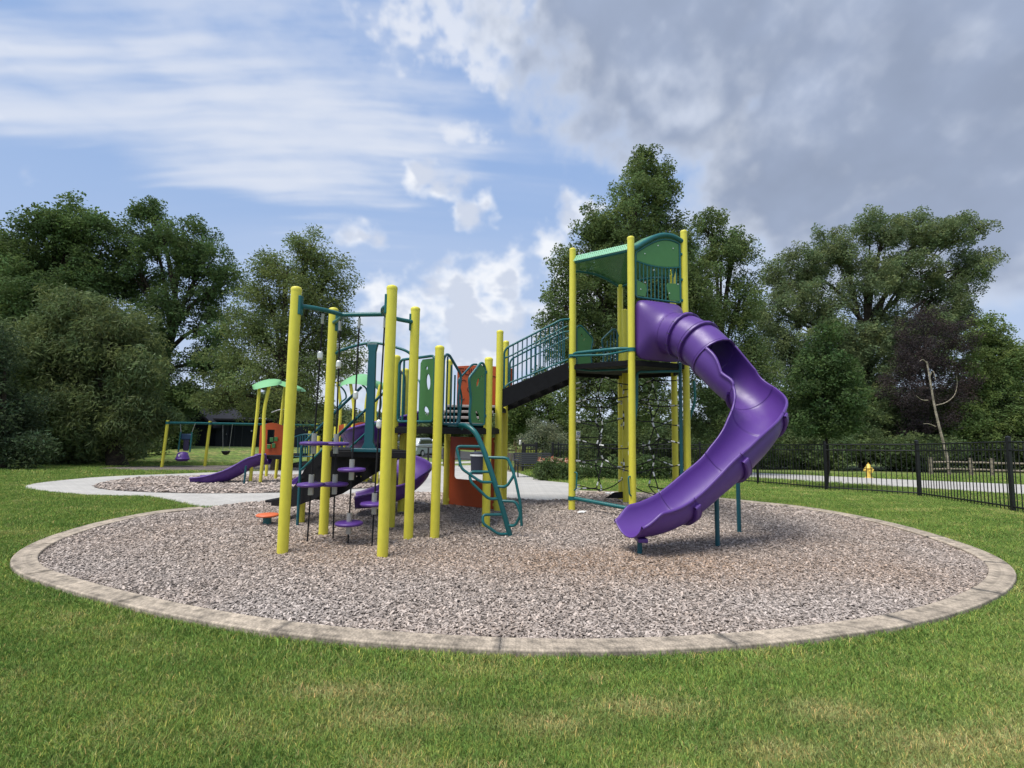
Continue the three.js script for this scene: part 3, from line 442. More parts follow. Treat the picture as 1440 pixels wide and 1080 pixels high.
{
  const g = sub('tube_slide', play);
  const path = new THREE.CatmullRomCurve3([V(2.84, 3.27, 9.02), V(3.00, 3.17, 8.78), V(3.17, 2.96, 8.50), V(3.32, 2.66, 8.22), V(3.49, 2.37, 7.96), V(3.62, 2.12, 7.68), V(3.58, 1.90, 7.38), V(3.34, 1.62, 7.10), V(2.94, 1.28, 6.90), V(2.52, 0.98, 6.76), V(2.08, 0.70, 6.60), V(1.74, 0.585, 6.47), V(1.42, 0.57, 6.35)], false, 'centripetal');
  const mouth = 0.235, R = (t) => 0.36 - 0.03 * ss(0.3, 0.5, t);
  const fullA = () => Math.PI - 0.001, open = (t, side) => mix(side < 0 ? 2.45 : 2.1, side < 0 ? 1.98 : 1.72, ss(mouth, mouth + (side < 0 ? 0.15 : 0.12), t)) - (side < 0 ? 0.42 : 0.2) * ss(0.5, 0.9, t) - 0.5 * ss(0.93, 1, t);
  const aL = (t) => (t < mouth ? -fullA() : -open(t, -1)), aR = (t) => (t < mouth ? fullA() : open(t, 1));
  const bank = (t) => -0.18 * ss(0.3, 0.45, t) * ss(0.72, 0.55, t);
  const cuts = [0, 0.075, 0.15, mouth, 0.41, 0.55, 0.69, 0.83, 1];
  for (let i = 0; i < cuts.length - 1; i++) part(i < 3 ? 'tube_section' : 'chute_section', sweep(path, cuts[i] + 0.0006, cuts[i + 1] - 0.0006, i === 3 ? 44 : 22, R, aL, aR, 0.014, 0.036, bank), M.purple, g);
  // joint flanges stand proud on the outside
  const ring = (t, w, k, lo, hi) => part('joint_flange', sweep(path, t - w, t + w, 3, (q) => R(q) + 0.014, lo, hi, k, 0), M.purple, g);
  ring(0.075, 0.006, 0.045, () => -Math.PI, () => Math.PI); ring(0.15, 0.006, 0.045, () => -Math.PI, () => Math.PI); ring(mouth - 0.004, 0.004, 0.016, () => -Math.PI, () => Math.PI);
  for (const t of [0.41, 0.55, 0.69, 0.83]) ring(t, 0.007, 0.045, (q) => aL(q) + 0.28, (q) => aR(q) - 0.28);
  for (const t of [0.075, 0.15]) for (let k = 0; k < 12; k++) { const c = path.getPoint(t), T = path.getTangent(t), S = new THREE.Vector3().crossVectors(T, UP).normalize(), N = new THREE.Vector3().crossVectors(S, T), a = k / 12 * 2 * Math.PI, p = c.addScaledVector(S, Math.sin(a) * 0.41).addScaledVector(N, -Math.cos(a) * 0.41); part('bolt', bar(p.clone().addScaledVector(T, -0.034), p.clone().addScaledVector(T, 0.034), 0.007, 0.007, 6), M.black, g); }
  // entrance hood: from a wide rounded box at the deck to the round tube
  const n = 18, m = 40, P = [], U = [], ix = [], A0 = between(PB, PC, 0.5, 3.36), c1 = path.getPoint(0), T1 = path.getTangent(0), dir = PC.clone().sub(PB).normalize(), S1 = new THREE.Vector3().crossVectors(T1, UP).normalize(), N1 = new THREE.Vector3().crossVectors(S1, T1).normalize();
  for (const layer of [0, 1]) for (let i = 0; i <= n; i++) {
    const t = i / n, s = ss(0.05, 1, t), e = mix(0.28, 1, ss(0, 0.9, t)), c = A0.clone().lerp(c1, t), S = dir.clone().multiplyScalar(1).lerp(S1.clone().multiplyScalar(S1.dot(dir) > 0 ? 1 : -1), t).normalize(), N = UP.clone().lerp(N1, t).normalize(), w = mix(0.53, 0.374, s) - layer * 0.016, h = mix(0.55, 0.374, s) - layer * 0.016;
    for (let k = 0; k < m; k++) { const a = k / m * 2 * Math.PI, ca = Math.cos(a), sa = Math.sin(a), x = Math.sign(ca) * Math.abs(ca) ** e * w, y = Math.sign(sa) * Math.abs(sa) ** e * h, p = c.clone().addScaledVector(S, x).addScaledVector(N, y); P.push(p.x, p.y, p.z); U.push(t * 1.2, k / m * 3); }
  }
  for (const layer of [0, 1]) for (let i = 0; i < n; i++) for (let k = 0; k < m; k++) { const o = layer * (n + 1) * m, a = o + i * m + k, b = o + i * m + (k + 1) % m; ix.push(a, b, a + m, b, b + m, a + m); }
  const hg = new THREE.BufferGeometry(); hg.setAttribute('position', new THREE.Float32BufferAttribute(P, 3)); hg.setAttribute('uv', new THREE.Float32BufferAttribute(U, 2)); hg.setIndex(ix); hg.computeVertexNormals();
  part('entrance_hood', hg, M.purple, g);
  // legs
  const leg = (x, d, y, name = 'support_leg') => { part(name, new THREE.CylinderGeometry(0.030, 0.030, y + 0.1, 16).translate(x, (y - 0.1) / 2, -d), M.blueTeal, g); };
  leg(1.58, 6.38, 0.2); leg(2.72, 6.86, 0.74); leg(3.42, 7.8, 1.64);
  part('leg_bracket', box(0.12, 0.05, 0.3, 1.6, 0.205, -6.42, 0.015), M.purple, g);
}
{ // spiral slide behind the middle deck
  const g = sub('spiral_slide', play), cx = -2.3, cd = 9.6, turns = 1.15, pts = [];
  for (let i = 0; i <= 24; i++) { const t = i / 24, a = -0.2 * Math.PI - t * turns * 2 * Math.PI, r = 0.46 + 0.10 * ss(0.85, 1, t); pts.push(V(cx + r * Math.cos(a), 1.84 - 1.30 * t ** 0.95 - 0.04 * ss(0.8, 1, t), cd + r * Math.sin(a))); }
  const end = pts[24], prev = pts[23], tan = end.clone().sub(prev).setLength(0.22); tan.y = -0.01; pts.push(end.clone().add(tan), end.clone().addScaledVector(tan, 1.9));
  const path = new THREE.CatmullRomCurve3(pts, false, 'centripetal');
  const Rf = () => 0.34, cuts = [0, 0.25, 0.5, 0.75, 1];
  for (let i = 0; i < 4; i++) part('chute_section', sweep(path, cuts[i] + 0.001, cuts[i + 1] - 0.001, 34, Rf, (t) => -1.5 + 0.25 * ss(0.9, 1, t), (t) => 1.55 - 0.3 * ss(0.9, 1, t), 0.014, 0.04), M.purple, g);
  part('centre_pole', new THREE.CylinderGeometry(0.06, 0.06, 2.3, 20).translate(cx, 1.05, -cd), std(lin(0.03, 0.012, 0.06), 0.5), g);
  part('support_leg', new THREE.CylinderGeometry(0.03, 0.03, 0.4, 12).translate(cx + 0.1, 0.1, -(cd - 0.45)), M.blueTeal, g);
  part('entrance_arch', bent([V(-1.75, 1.6, 9.75), V(-1.75, 2.45, 9.75), V(-2.05, 2.45, 9.95), V(-2.05, 1.6, 9.95)], 0.02, 0.12), M.teal, g);
}
// ---------------------------------------------------------------- stair bridge to the tower
{
  const g = sub('stair_bridge', play);
  for (const [a, b] of [[P7, PA], [P8, PF]]) {
    const e = edge('bridge_side', a, b, g); e.name = 'bridge_side';
    const L = e.userData.span, y0 = 2.02, y1 = 2.62, s = (x) => y0 + (y1 - y0) * x / L + 0.1, P = (x, y) => new THREE.Vector3(x, y, 0);
    part('stringer', plate(outline([[0.06, s(0.06) - 0.22], [0.06, s(0.06) + 0.12], [L - 0.09, s(L - 0.09) + 0.14], [L - 0.09, s(L - 0.09) - 0.18]]), 0.05, 0.006), M.deck, e);
    part('top_rail', bent([P(0.09, 2.26), P(0.09, 2.98), P(0.14, 3.06), P(L - 0.22, s(L - 0.22) + 1.03), P(L - 0.06, s(L - 0.06) + 0.98)], 0.021, 0.07), M.teal, e);
    part('middle_rail', bent([P(0.1, 2.86), P(0.2, 2.9), P(L - 0.1, s(L - 0.1) + 0.86)], 0.016, 0.05), M.teal, e);
    part('bottom_rail', bent([P(0.1, 2.30), P(0.2, s(0.2) + 0.19), P(L - 0.09, s(L - 0.09) + 0.2)], 0.018, 0.05), M.teal, e);
    const n = 13; for (let i = 0; i < n; i++) { const x = 0.17 + (L - 0.36) * i / (n - 1); part('baluster', bar(P(x, s(x) + 0.19), P(x, Math.min(mix(3.06, s(L - 0.22) + 1.03, (x - 0.14) / (L - 0.36)), 3.74)), 0.0115, 0.0115, 8), M.blueTeal, e); }
  }
  for (let i = 0; i < 6; i++) { const t = (i + 0.5) / 6, a = between(P7, PA, t, 2.06 + 0.66 * t), b = between(P8, PF, t, 2.06 + 0.66 * t), e = edge('tread', a, b, g); part('tread', box(e.userData.span - 0.1, 0.04, 0.25, e.userData.span / 2, a.y, 0, 0.008), M.deck, e); }
}
// ---------------------------------------------------------------- tower: roof, slide panel, net
{
  const dots = (() => { const n = 256, data = new Uint8Array(n * n * 4); for (let y = 0; y < n; y++) for (let x = 0; x < n; x++) { const u = x / n * 8, v = y / n * 8, o = (y * n + x) * 4, row = Math.floor(v) % 2 ? 0.5 : 0, h = Math.hypot(((u + row) % 1) - 0.5, (v % 1) - 0.5) < 0.26 ? 0 : 255; data[o] = data[o + 1] = data[o + 2] = h; data[o + 3] = 255; } const t = new THREE.DataTexture(data, n, n); t.wrapS = t.wrapT = THREE.RepeatWrapping; t.magFilter = THREE.LinearFilter; t.needsUpdate = true; return t; })();
  const mesh = std(lin(0.09, 0.27, 0.14), 0.5, { alphaMap: dots, alphaTest: 0.5, side: THREE.DoubleSide });
  const roof = sub('tower_roof', play), corner = [PA, PB, PC, PE, PD, PF].map((p, i) => up(p, i === 5 ? 5.02 : 4.80)), mid = corner.reduce((a, p) => a.add(p), new THREE.Vector3()).divideScalar(6);
  const rise = (i, t) => (i === 1 ? 0.12 + 0.16 * t : i === 0 ? 0 : 0.10) * Math.sin(Math.PI * clamp(t)) + (i === 1 ? 0.34 * t : i === 2 ? 0.34 * (1 - t) : 0);
  const P = [], U = [], ix = [], nT = 10, nR = 6;
  for (let i = 0; i < 6; i++) { const a = corner[i], b = corner[(i + 1) % 6], base = P.length / 3; for (let r = 0; r <= nR; r++) for (let k = 0; k <= nT; k++) { const q = a.clone().lerp(b, k / nT), s = r / nR; q.y += rise(i, k / nT) + 0.04; q.lerp(mid.clone().setY(5.12), s); q.y += 0.10 * Math.sin(Math.PI * s); P.push(q.x, q.y, q.z); U.push(q.x * 3, q.z * 3); } for (let r = 0; r < nR; r++) for (let k = 0; k < nT; k++) { const c = base + r * (nT + 1) + k, d = c + nT + 1; ix.push(c, c + 1, d, c + 1, d + 1, d); } }
  const rg = new THREE.BufferGeometry(); rg.setAttribute('position', new THREE.Float32BufferAttribute(P, 3)); rg.setAttribute('uv', new THREE.Float32BufferAttribute(U, 2)); rg.setIndex(ix); rg.computeVertexNormals();
  part('perforated_sheet', rg, mesh, roof);
  for (let i = 0; i < 6; i++) { const a = corner[i], b = corner[(i + 1) % 6], pts = []; for (let k = 0; k <= 8; k++) { const q = a.clone().lerp(b, k / 8); q.y += rise(i, k / 8); pts.push(q); } part(i === 0 ? 'edge_pipe' : 'arched_edge_pipe', pipe(pts, i === 1 ? 0.045 : 0.026), M.teal, roof); }
  // mint perforated fascia over the open side
  const f = edge('fascia', PA, PB, roof), L = f.userData.span, fg = new THREE.PlaneGeometry(L - 0.1, 0.15, 12, 2).rotateX(-0.5).translate(L / 2, 4.88, 0.02);
  part('fascia_sheet', fg, std(lin(0.20, 0.50, 0.30), 0.45, { alphaMap: dots, alphaTest: 0.5, side: THREE.DoubleSide }), f);
  const uvs = fg.attributes.uv; for (let i = 0; i < uvs.count; i++) uvs.setXY(i, uvs.getX(i) * 3.4, uvs.getY(i) * 0.45);
}
{
  const g = edge('slide_panel', PB, PC, play), L = g.userData.span, y0 = 3.95, P = (x, y) => new THREE.Vector3(x, y, 0), top = (x) => 4.80 + 0.34 * (x / L) + (0.12 + 0.16 * x / L) * Math.sin(Math.PI * x / L) - 0.075;
  const arch = (x0, x1, dy, n = 10) => Array.from({ length: n + 1 }, (_, i) => { const x = mix(x0, x1, i / n); return [x, top(x) + dy]; });
  const low = (x) => 4.70 - 0.13 * Math.sin(Math.PI * (0.2 + 0.75 * x / L)) + 0.04 * (1 - x / L);
  part('sheet', plate(outline([...arch(0.13, L - 0.14, -0.04), ...Array.from({ length: 9 }, (_, i) => { const x = mix(L - 0.14, 0.13, i / 8); return [x, low(x)]; })]), 0.019), M.green, g).userData.label = 'green sheet with a curved lower edge';
  part('pipe_frame', bent([P(0.1, y0), ...arch(0.1, L - 0.1, -0.01, 8).map(([x, y]) => P(x, y)), P(L - 0.1, y0)], 0.018, 0.04, true), M.teal, g);
  part('curved_rail', pipe(Array.from({ length: 7 }, (_, i) => { const x = mix(0.11, L - 0.11, i / 6); return P(x, low(x) - 0.02); }), 0.014), M.teal, g);
  part('sheet', plate(outline([[0.13, y0 + 0.03], [0.13, y0 + 0.31], [0.32, y0 + 0.25], [0.34, y0 + 0.16], [0.31, y0 + 0.03]]), 0.019), M.green, g);
  part('sheet', plate(outline([[L - 0.13, y0 + 0.03], [L - 0.13, y0 + 0.36], [L - 0.40, y0 + 0.34], [L - 0.43, y0 + 0.28], [L - 0.36, y0 + 0.03]]), 0.019), M.green, g);
  for (let i = 1; i < 12; i++) { const x = 0.11 + (L - 0.22) * i / 12, yb = i < 3 ? y0 + 0.28 : i > 8 ? y0 + 0.35 : y0; part('bar', bar(P(x, yb), P(x, low(x) - 0.02), 0.011, 0.011, 8), M.teal, g); }
  for (const [x, y] of [[0.04, 4.45], [0.04, 4.0], [L - 0.05, 4.9], [L - 0.05, 4.4], [L - 0.05, 4.0]]) part('bracket', box(0.07, 0.05, 0.05, x, y, 0, 0.01), M.teal, g);
  for (const [x, y] of [[0.3, 4.78], [0.6, 4.98], [0.95, 4.98], [0.5, 4.5], [0.2, 4.1], [0.3, 4.24], [0.85, 4.1], [1.05, 4.3]]) part('bolt_cap', new THREE.CylinderGeometry(0.011, 0.011, 0.03, 8).rotateX(Math.PI / 2).translate(x, y, 0.006), M.ferrule, g);
}
{ // pipes round the open side of the tower deck and at its foot
  const g = sub('entry_rails', play), a = PA, b = PB, out = new THREE.Vector3(-0.28, 0, 0.36);
  const q = (t, k, y) => between(a, b, t, y).addScaledVector(out, k);
  part('entry_pipe', bent([q(0.0, 0, 2.95), q(0.12, 0.3, 2.98), q(0.8, 0.3, 2.99), q(1, 0, 2.99)], 0.032, 0.1), M.teal, g);
  part('entry_pipe', bent([q(0.05, 0, 2.93), q(0.12, 0.75, 2.90), q(0.75, 0.75, 2.86), q(1, 0, 2.97)], 0.02, 0.1), M.teal, g);
  part('entry_pipe', bent([q(0.06, 0, 2.70), q(0.2, -0.6, 2.68), q(0.8, -0.6, 2.66), q(0.97, 0, 2.66)], 0.02, 0.1), M.teal, g);
  part('foot_rail', bar(q(0.03, 0, 0.25), q(0.97, 0, 0.17), 0.036), M.teal, g);
  for (const [p, y] of [[a, 0.25], [b, 0.2], [a, 2.95], [b, 2.97]]) collar(p, y, g);
  for (const [p, s] of [[a, 1], [b, -1]]) part('hand_loop', bent([up(p, 0.72), up(p, 0.74).add(new THREE.Vector3(0.09 * s, 0, 0.08)), up(p, 0.42).add(new THREE.Vector3(0.07 * s, 0, 0.09)), up(p, 0.38)], 0.014, 0.05), M.teal, g);
  part('foot_plate', plate(outline([[0, 0], [0.42, 0.0], [0.42, 0.14], [0.2, 0.12]]), 0.012, 0.002).translate(1.98, 0.12, -10.9), M.deck, g);
  // curved climbing poles on the right and behind
  part('climbing_pole', new THREE.CylinderGeometry(0.03, 0.03, 2.9, 14).translate(3.12, 1.35, -9.45), M.blueTeal, g);
  part('climbing_pole', bent([up(PB, 2.62).add(new THREE.Vector3(0.95, 0, -0.2)), V(2.32, 2.62, 9.45), V(2.3, 2.0, 9.4), V(2.22, 1.55, 9.35), V(2.18, 0.9, 9.3)], 0.024, 0.08), M.teal, g);
  part('climbing_pole', bent([V(3.5, 2.5, 9.8), V(3.52, 2.1, 9.8), V(3.32, 1.55, 9.8), V(3.3, 0.4, 9.8)], 0.026, 0.3), M.teal, g);
}
{ // climbing net of black ropes with pale ferrules inside the tower legs
  const net = sub('climbing_net', play), ring = [PA, PB, PC, PE, PD, PF], c = V(2.3, 0, 10.28);
  const ropeGeo = [], ferr = (p, dir, l = 0.085, r = 0.016) => { const d = dir.clone().normalize(); part('rope_ferrule', bar(p.clone().addScaledVector(d, -l / 2), p.clone().addScaledVector(d, l / 2), r, r, 8), M.ferrule, net); };
  const rope = (a, b, sag = 0.03) => { const m = a.clone().lerp(b, 0.5); m.y -= sag; part('rope', pipe([a, m, b], 0.0105, false, 8), M.rope, net); };
  const levels = [0.42, 0.85, 1.28, 1.70, 2.12, 2.5];
  let last = null;
  levels.forEach((y, li) => {
    const inner = ring.map((p, i) => { const k = 0.44 + 0.12 * ((i + li) % 2); return new THREE.Vector3(mix(p.x, c.x, k), y + 0.12 * Math.sin(i * 2.1 + li * 1.7), mix(p.z, c.z, k)); });
    inner.forEach((q, i) => {
      const p = ring[i], s = up(p, y + 0.1 * Math.sin(i * 3.7 + li)), dir = q.clone().sub(s); s.addScaledVector(dir.clone().normalize(), 0.07);
      rope(s, q, 0.01); ferr(s.clone().addScaledVector(dir.clone().normalize(), 0.06), dir, 0.1); if ((i + li) % 2 === 0) ferr(s.clone().lerp(q, 0.42), dir, 0.08);
      const n = inner[(i + 1) % 6]; if ((i + li) % 3 !== 0) { rope(q, n, 0.04); ferr(q.clone().lerp(n, 0.16), n.clone().sub(q)); }
      if (last) { rope(last[i], q, 0); if ((i + li) % 2) ferr(last[i].clone().lerp(q, 0.8), q.clone().sub(last[i])); ferr(last[i].clone().lerp(q, 0.15), q.clone().sub(last[i]), 0.07); }
    });
    last = inner;
  });
}
// ================================================================ THE SMALL PLAY STRUCTURE BEYOND
const G = (px, py, off = 0) => ground(px, py, off);
{
  const g = thing('small_play_structure', 'low play structure with curved yellow posts, mint leaf canopies and orange panels beyond the path', 'play structure');
  const dep = (px, py) => -G(px, py).z;
  const dA = dep(354, 680), dB = dA + 1.6;
  const base = (px, d) => { const p = at(px, 640, d); return new THREE.Vector3(p.x, land(p.x, d), -d); };
  const curvedPost = (px, d, topPx, topPy, bend) => { const b = base(px, d), t = at(topPx, topPy, d), H = t.y - b.y; part('post', pipe([b.clone().setY(b.y - 0.1), b.clone().lerp(t, 0.35).setY(b.y + H * 0.35), b.clone().lerp(t, 0.72).add(new THREE.Vector3(bend * 0.25, 0, 0)).setY(b.y + H * 0.72), t], 0.046), M.yellow, g); };
  curvedPost(354, dA, 365, 541, 0.05); curvedPost(368, dA - 0.1, 379, 541, -0.3); curvedPost(389, dB, 401, 541, -0.05); curvedPost(401, dB, 404, 543, 0.1);
  curvedPost(477, dB, 475, 537, 0.35); curvedPost(494, dA, 493, 540, 0.4); curvedPost(519, dB, 519, 541, -0.4); curvedPost(531, dA, 535, 541, -0.5);
  for (const [px, d, py] of [[434, dB, 606], [447, dA + 0.4, 613], [376, dB + 1, 640], [484, dA + 1, 596], [516, dA + 0.6, 596], [470, dA + 0.4, 600]]) { const b = base(px, d), t = at(px, py, d); part('post', new THREE.CylinderGeometry(0.046, 0.046, t.y - b.y + 0.1, 14).translate(b.x, (t.y + b.y - 0.1) / 2, b.z), M.yellow, g); }
  // leaf canopies: thin curved lens shells
  const leaf = (px, py, d, wPx, turn, tilt, lean = 0, arch = 0.2) => { const c = at(px, py, d), w = wPx / FOCAL * d, P = [], U = [], ix = [], n = 14, m = 6; for (let i = 0; i <= n; i++) for (let k = 0; k <= m; k++) { const u = i / n * 2 - 1, v = k / m * 2 - 1, half = 0.55 * Math.sqrt(Math.max(0, 1 - u * u)) + 0.02; P.push(u * w / 2, arch * (1 - u * u) - 0.10 * v * v, v * half); U.push(u, v); } for (let i = 0; i < n; i++) for (let k = 0; k < m; k++) { const a = i * (m + 1) + k, b = a + m + 1; ix.push(a, a + 1, b, b, a + 1, b + 1); } const q = new THREE.BufferGeometry(); q.setAttribute('position', new THREE.Float32BufferAttribute(P, 3)); q.setAttribute('uv', new THREE.Float32BufferAttribute(U, 2)); q.setIndex(ix); q.rotateX(tilt).rotateY(turn).rotateZ(lean).translate(c.x, c.y, c.z); q.computeVertexNormals(); part('leaf_canopy', q, M.mint, g); };
  leaf(375, 538, dA + 0.2, 38, 0.3, 0.35, 0.26, 0.07); leaf(408, 541, dB, 40, -0.3, 0.05, -0.3, 0.05); leaf(505, 539, dA + 0.4, 52, 0, 0.35, 0, 0.24); leaf(530, 540, dB, 22, -0.7, 0.2, -0.5, 0.1);
  part('canopy_hoop', pipe([at(382, 580, dB), at(392, 576.5, dB), at(402, 575.5, dB), at(412, 578, dB)], 0.016), M.steel, g);
  // deck, panels
  const deckB = (x0, x1, py, d0, d1) => { const a = at(x0, py, d0), b = at(x1, py, d0); part('deck_plate', box(b.x - a.x, 0.1, d1 - d0, (a.x + b.x) / 2, a.y, -(d0 + d1) / 2, 0.01), M.deck, g); };
  deckB(364, 402, 643, dA, dA + 1.7); deckB(400, 458, 655, dA + 0.4, dA + 1.9); deckB(456, 535, 632, dA + 0.2, dA + 1.9);
  const panel = (x0, y0, x1, y1, d, holes) => { const a = at(x0, y1, d), b = at(x1, y0, d), w = b.x - a.x, h = b.y - a.y, s = []; for (let i = 0; i <= 8; i++) s.push([w * i / 8, h * (0.9 + 0.1 * Math.sin(Math.PI * i / 8))]); part('panel_sheet', plate(outline([[0, 0], ...s, [w, 0]], holes ? [holes.map(([u, v]) => [u * w, v * h])] : []), 0.03).translate(a.x, a.y, a.z), M.orange, g); };
  panel(364, 595, 400, 641, dA + 0.5, [[0.3, 0.35], [0.62, 0.35], [0.62, 0.8], [0.3, 0.8]]); panel(476, 597, 494, 614, dA + 1, null); panel(497, 594, 520, 625, dA + 0.9, null); panel(470, 614, 478, 640, dA + 0.9, null);
  { const a = at(378, 628, dA + 0.44); for (const [dx, dy] of [[0, 0], [0.14, 0.03], [0.07, 0.2], [0.2, 0.22]]) part('spinner_tile', box(0.1, 0.13, 0.03, a.x + dx, a.y + dy, a.z, 0.01), M.green, g); }
  for (let i = 0; i < 9; i++) { const a = at(419 + i * 3.4, 639, dA + 0.5), b = at(419 + i * 3.4, 614 - 3 * Math.sin(Math.PI * i / 8), dA + 0.5); part('baluster', bar(a, b, 0.02, 0.02, 8), M.blueTeal, g); }
  part('rail', pipe([at(413, 615, dA + 0.5), at(424, 611.5, dA + 0.5), at(436, 611, dA + 0.5), at(449, 614, dA + 0.5)], 0.022), M.blueTeal, g); part('rail', bar(at(413, 642, dA + 0.5), at(449, 642, dA + 0.5), 0.02), M.blueTeal, g);
  for (let i = 0; i < 6; i++) part('baluster', bar(at(478 + i * 3, 632, dA + 0.6), at(478 + i * 3, 608, dA + 0.6), 0.018, 0.018, 8), i % 2 ? M.teal : M.yellow, g);
  // teal hoops and a scroll
  for (const [cx, top, w, bot] of [[481, 541, 7, 578], [513, 541, 6, 620], [530, 542, 7, 600]]) part('hand_hoop', pipe([at(cx - w, bot, dA + 0.3), at(cx - w * 0.2, bot - 12, dA + 0.3), at(cx + w * 0.8, (bot + top) / 2, dA + 0.3), at(cx + w * 0.5, top + 9, dA + 0.3), at(cx - w * 0.6, top, dA + 0.3)], 0.024), M.teal, g);
  part('scroll_ornament', pipe([at(500, 632, dA), at(506, 622, dA), at(502, 614, dA), at(506, 606, dA), at(511, 612, dA), at(506, 620, dA), at(512, 628, dA)], 0.03), M.teal, g);
  const slide = (pts, r, name) => { const c = new THREE.CatmullRomCurve3(pts, false, 'centripetal'), s = sub(name, g); for (let i = 0; i < 2; i++) part('chute_section', sweep(c, i * 0.5 + 0.001, i * 0.5 + 0.499, 22, () => r, () => -1.5, () => 1.5, 0.014, 0.035), M.purple, s); return [s, c]; };
  const s1 = slide([at(379, 636, dA + 0.25), at(366, 637, dA + 0.2), at(352, 641, dA + 0.1), at(335, 650, dA), at(312, 661, dA - 0.15), at(290, 667.5, dA - 0.25), at(274, 669, dA - 0.3)], 0.34, 'wave_slide');
  const f = G(282, 680); part('support_leg', bar(f.clone().setY(f.y - 0.05), at(282, 674, -f.z), 0.03), M.blueTeal, s1[0]); const f2 = G(343, 683); part('support_leg', bar(f2, at(346, 655, -f2.z), 0.025), M.blueTeal, s1[0]);
  slide([at(458, 640, dA - 0.2), at(448, 655, dA - 0.4), at(436, 667, dA - 0.6), at(422, 676, dA - 0.9), at(404, 682, dA - 1.2)], 0.32, 'wave_slide');
  slide([at(536, 590, dA + 1), at(528, 612, dA + 0.8), at(518, 626, dA + 0.5), at(505, 640, dA + 0.2), at(492, 650, dA)], 0.30, 'wave_slide');
}
{ // orange topped stepping pod, and short posts by the small structure
  const b = V(-3.68, 0, 7.92), g = thing('stepping_pod', 'orange topped stepping pod on a short teal post in the mulch', 'stepping pod', b);
  part('stem', new THREE.CylinderGeometry(0.06, 0.06, 0.24, 20).translate(0, 0.04, 0), M.teal, g);
  part('step_top', new THREE.LatheGeometry([[0, 0.15], [0.13, 0.15], [0.16, 0.16], [0.165, 0.175], [0.15, 0.188], [0.1, 0.195], [0, 0.195]].map(([x, y]) => new THREE.Vector2(x, y)), 32), paint(lin(0.72, 0.16, 0.06), 0.5), g);
}
for (const [px, py, h] of [[509, 680, 0.42], [526.5, 680, 0.6]]) { const b = G(px, py), g = thing('stump_post', h < 0.5 ? 'short yellow balance post beyond the path' : 'taller yellow balance post beside a shorter one beyond the path', 'post', b); part('post', new THREE.LatheGeometry([[0, -0.1], [0.07, -0.1], [0.07, h - 0.03], [0.055, h], [0, h + 0.004]].map(([x, y]) => new THREE.Vector2(x, y)), 20), M.yellow, g); part('cap', new THREE.CylinderGeometry(0.073, 0.073, 0.03, 20).translate(0, h * 0.7, 0), M.yellow, g); }
{ // swing frame and the swings that hang from it
  const g = thing('swing_set', 'long swing set of yellow posts and a teal beam before the navy building', 'swing set');
  const b1 = G(232, 657.5), b2 = G(292, 656), d1 = -b1.z, d2 = -b2.z, t1 = at(236, 591.5, d1), t2 = at(295.5, 593.5, d2), dir = t2.clone().sub(t1), e = t1.clone().addScaledVector(dir, 4.1);
  const beamY = 0.10, P = (t) => new THREE.Vector3(t1.x + dir.x * t, t1.y - beamY, t1.z + dir.z * t);
  part('beam', bar(P(-0.02), P(4.1), 0.06), M.teal, g);
  for (const t of [0, 1, 3.3, 4.1]) { const p = P(t), gy = land(p.x, -p.z); part('post', bar(new THREE.Vector3(p.x - 0.12, gy - 0.1, p.z), p.clone().setY(p.y + 0.12), 0.064, 0.064, 18), M.yellow, g); part('post_collar', new THREE.CylinderGeometry(0.085, 0.085, 0.12, 18).translate(p.x, p.y, p.z), M.teal, g); }
  const c = P(0.46), seat = thing('high_back_swing', 'high backed purple and teal swing seat hanging by chains from the frame', 'swing', c);
  for (const s of [-1, 1]) { part('chain', bar(new THREE.Vector3(s * 0.36, 0, 0), new THREE.Vector3(s * 0.24, -0.5, 0.05), 0.012, 0.012, 6), M.steel, seat); part('side_frame', bent([[s * 0.26, -0.42, 0.05], [s * 0.27, -0.62, 0.06], [s * 0.27, -1.35, 0.12]].map((q) => new THREE.Vector3(...q)), 0.035, 0.1), M.teal, seat); }
  part('head_rest', new RoundedBoxGeometry(0.5, 0.28, 0.12, 3, 0.05).translate(0, -0.64, 0), paint(lin(0.02, 0.05, 0.12), 0.5), seat); part('back_rest', new RoundedBoxGeometry(0.26, 0.6, 0.06, 3, 0.03).translate(0, -1.0, 0), std(lin(0.03, 0.02, 0.06), 0.5), seat);
  part('seat_shell', new THREE.LatheGeometry([[0.0, -0.1], [0.2, -0.09], [0.3, 0], [0.32, 0.03], [0.29, 0.04], [0.26, 0.12], [0.2, 0.3], [0.1, 0.34], [0, 0.35]].map(([x, y]) => new THREE.Vector2(x, y)), 28).translate(0, -1.68, 0.2), M.purple, seat); part('buckle', new RoundedBoxGeometry(0.08, 0.1, 0.06, 2, 0.02).translate(0, -1.5, 0.46), M.white, seat);
  const c2 = P(1.45), s2 = thing('bucket_swing', 'black bucket swing seat hanging over the far lawn', 'swing', c2);
  for (const s of [-1, 1]) part('chain', bar(new THREE.Vector3(s * 0.24, 0, 0), new THREE.Vector3(s * 0.15, -1.35, 0), 0.008, 0.008, 6), M.steel, s2);
  part('bucket', new THREE.LatheGeometry([[0.05, -0.16], [0.13, -0.12], [0.2, 0], [0.21, 0.04], [0.18, 0.04], [0.12, -0.1], [0, -0.13]].map(([x, y]) => new THREE.Vector2(x, y)), 20).translate(0, -1.38, 0), M.black, s2);
}
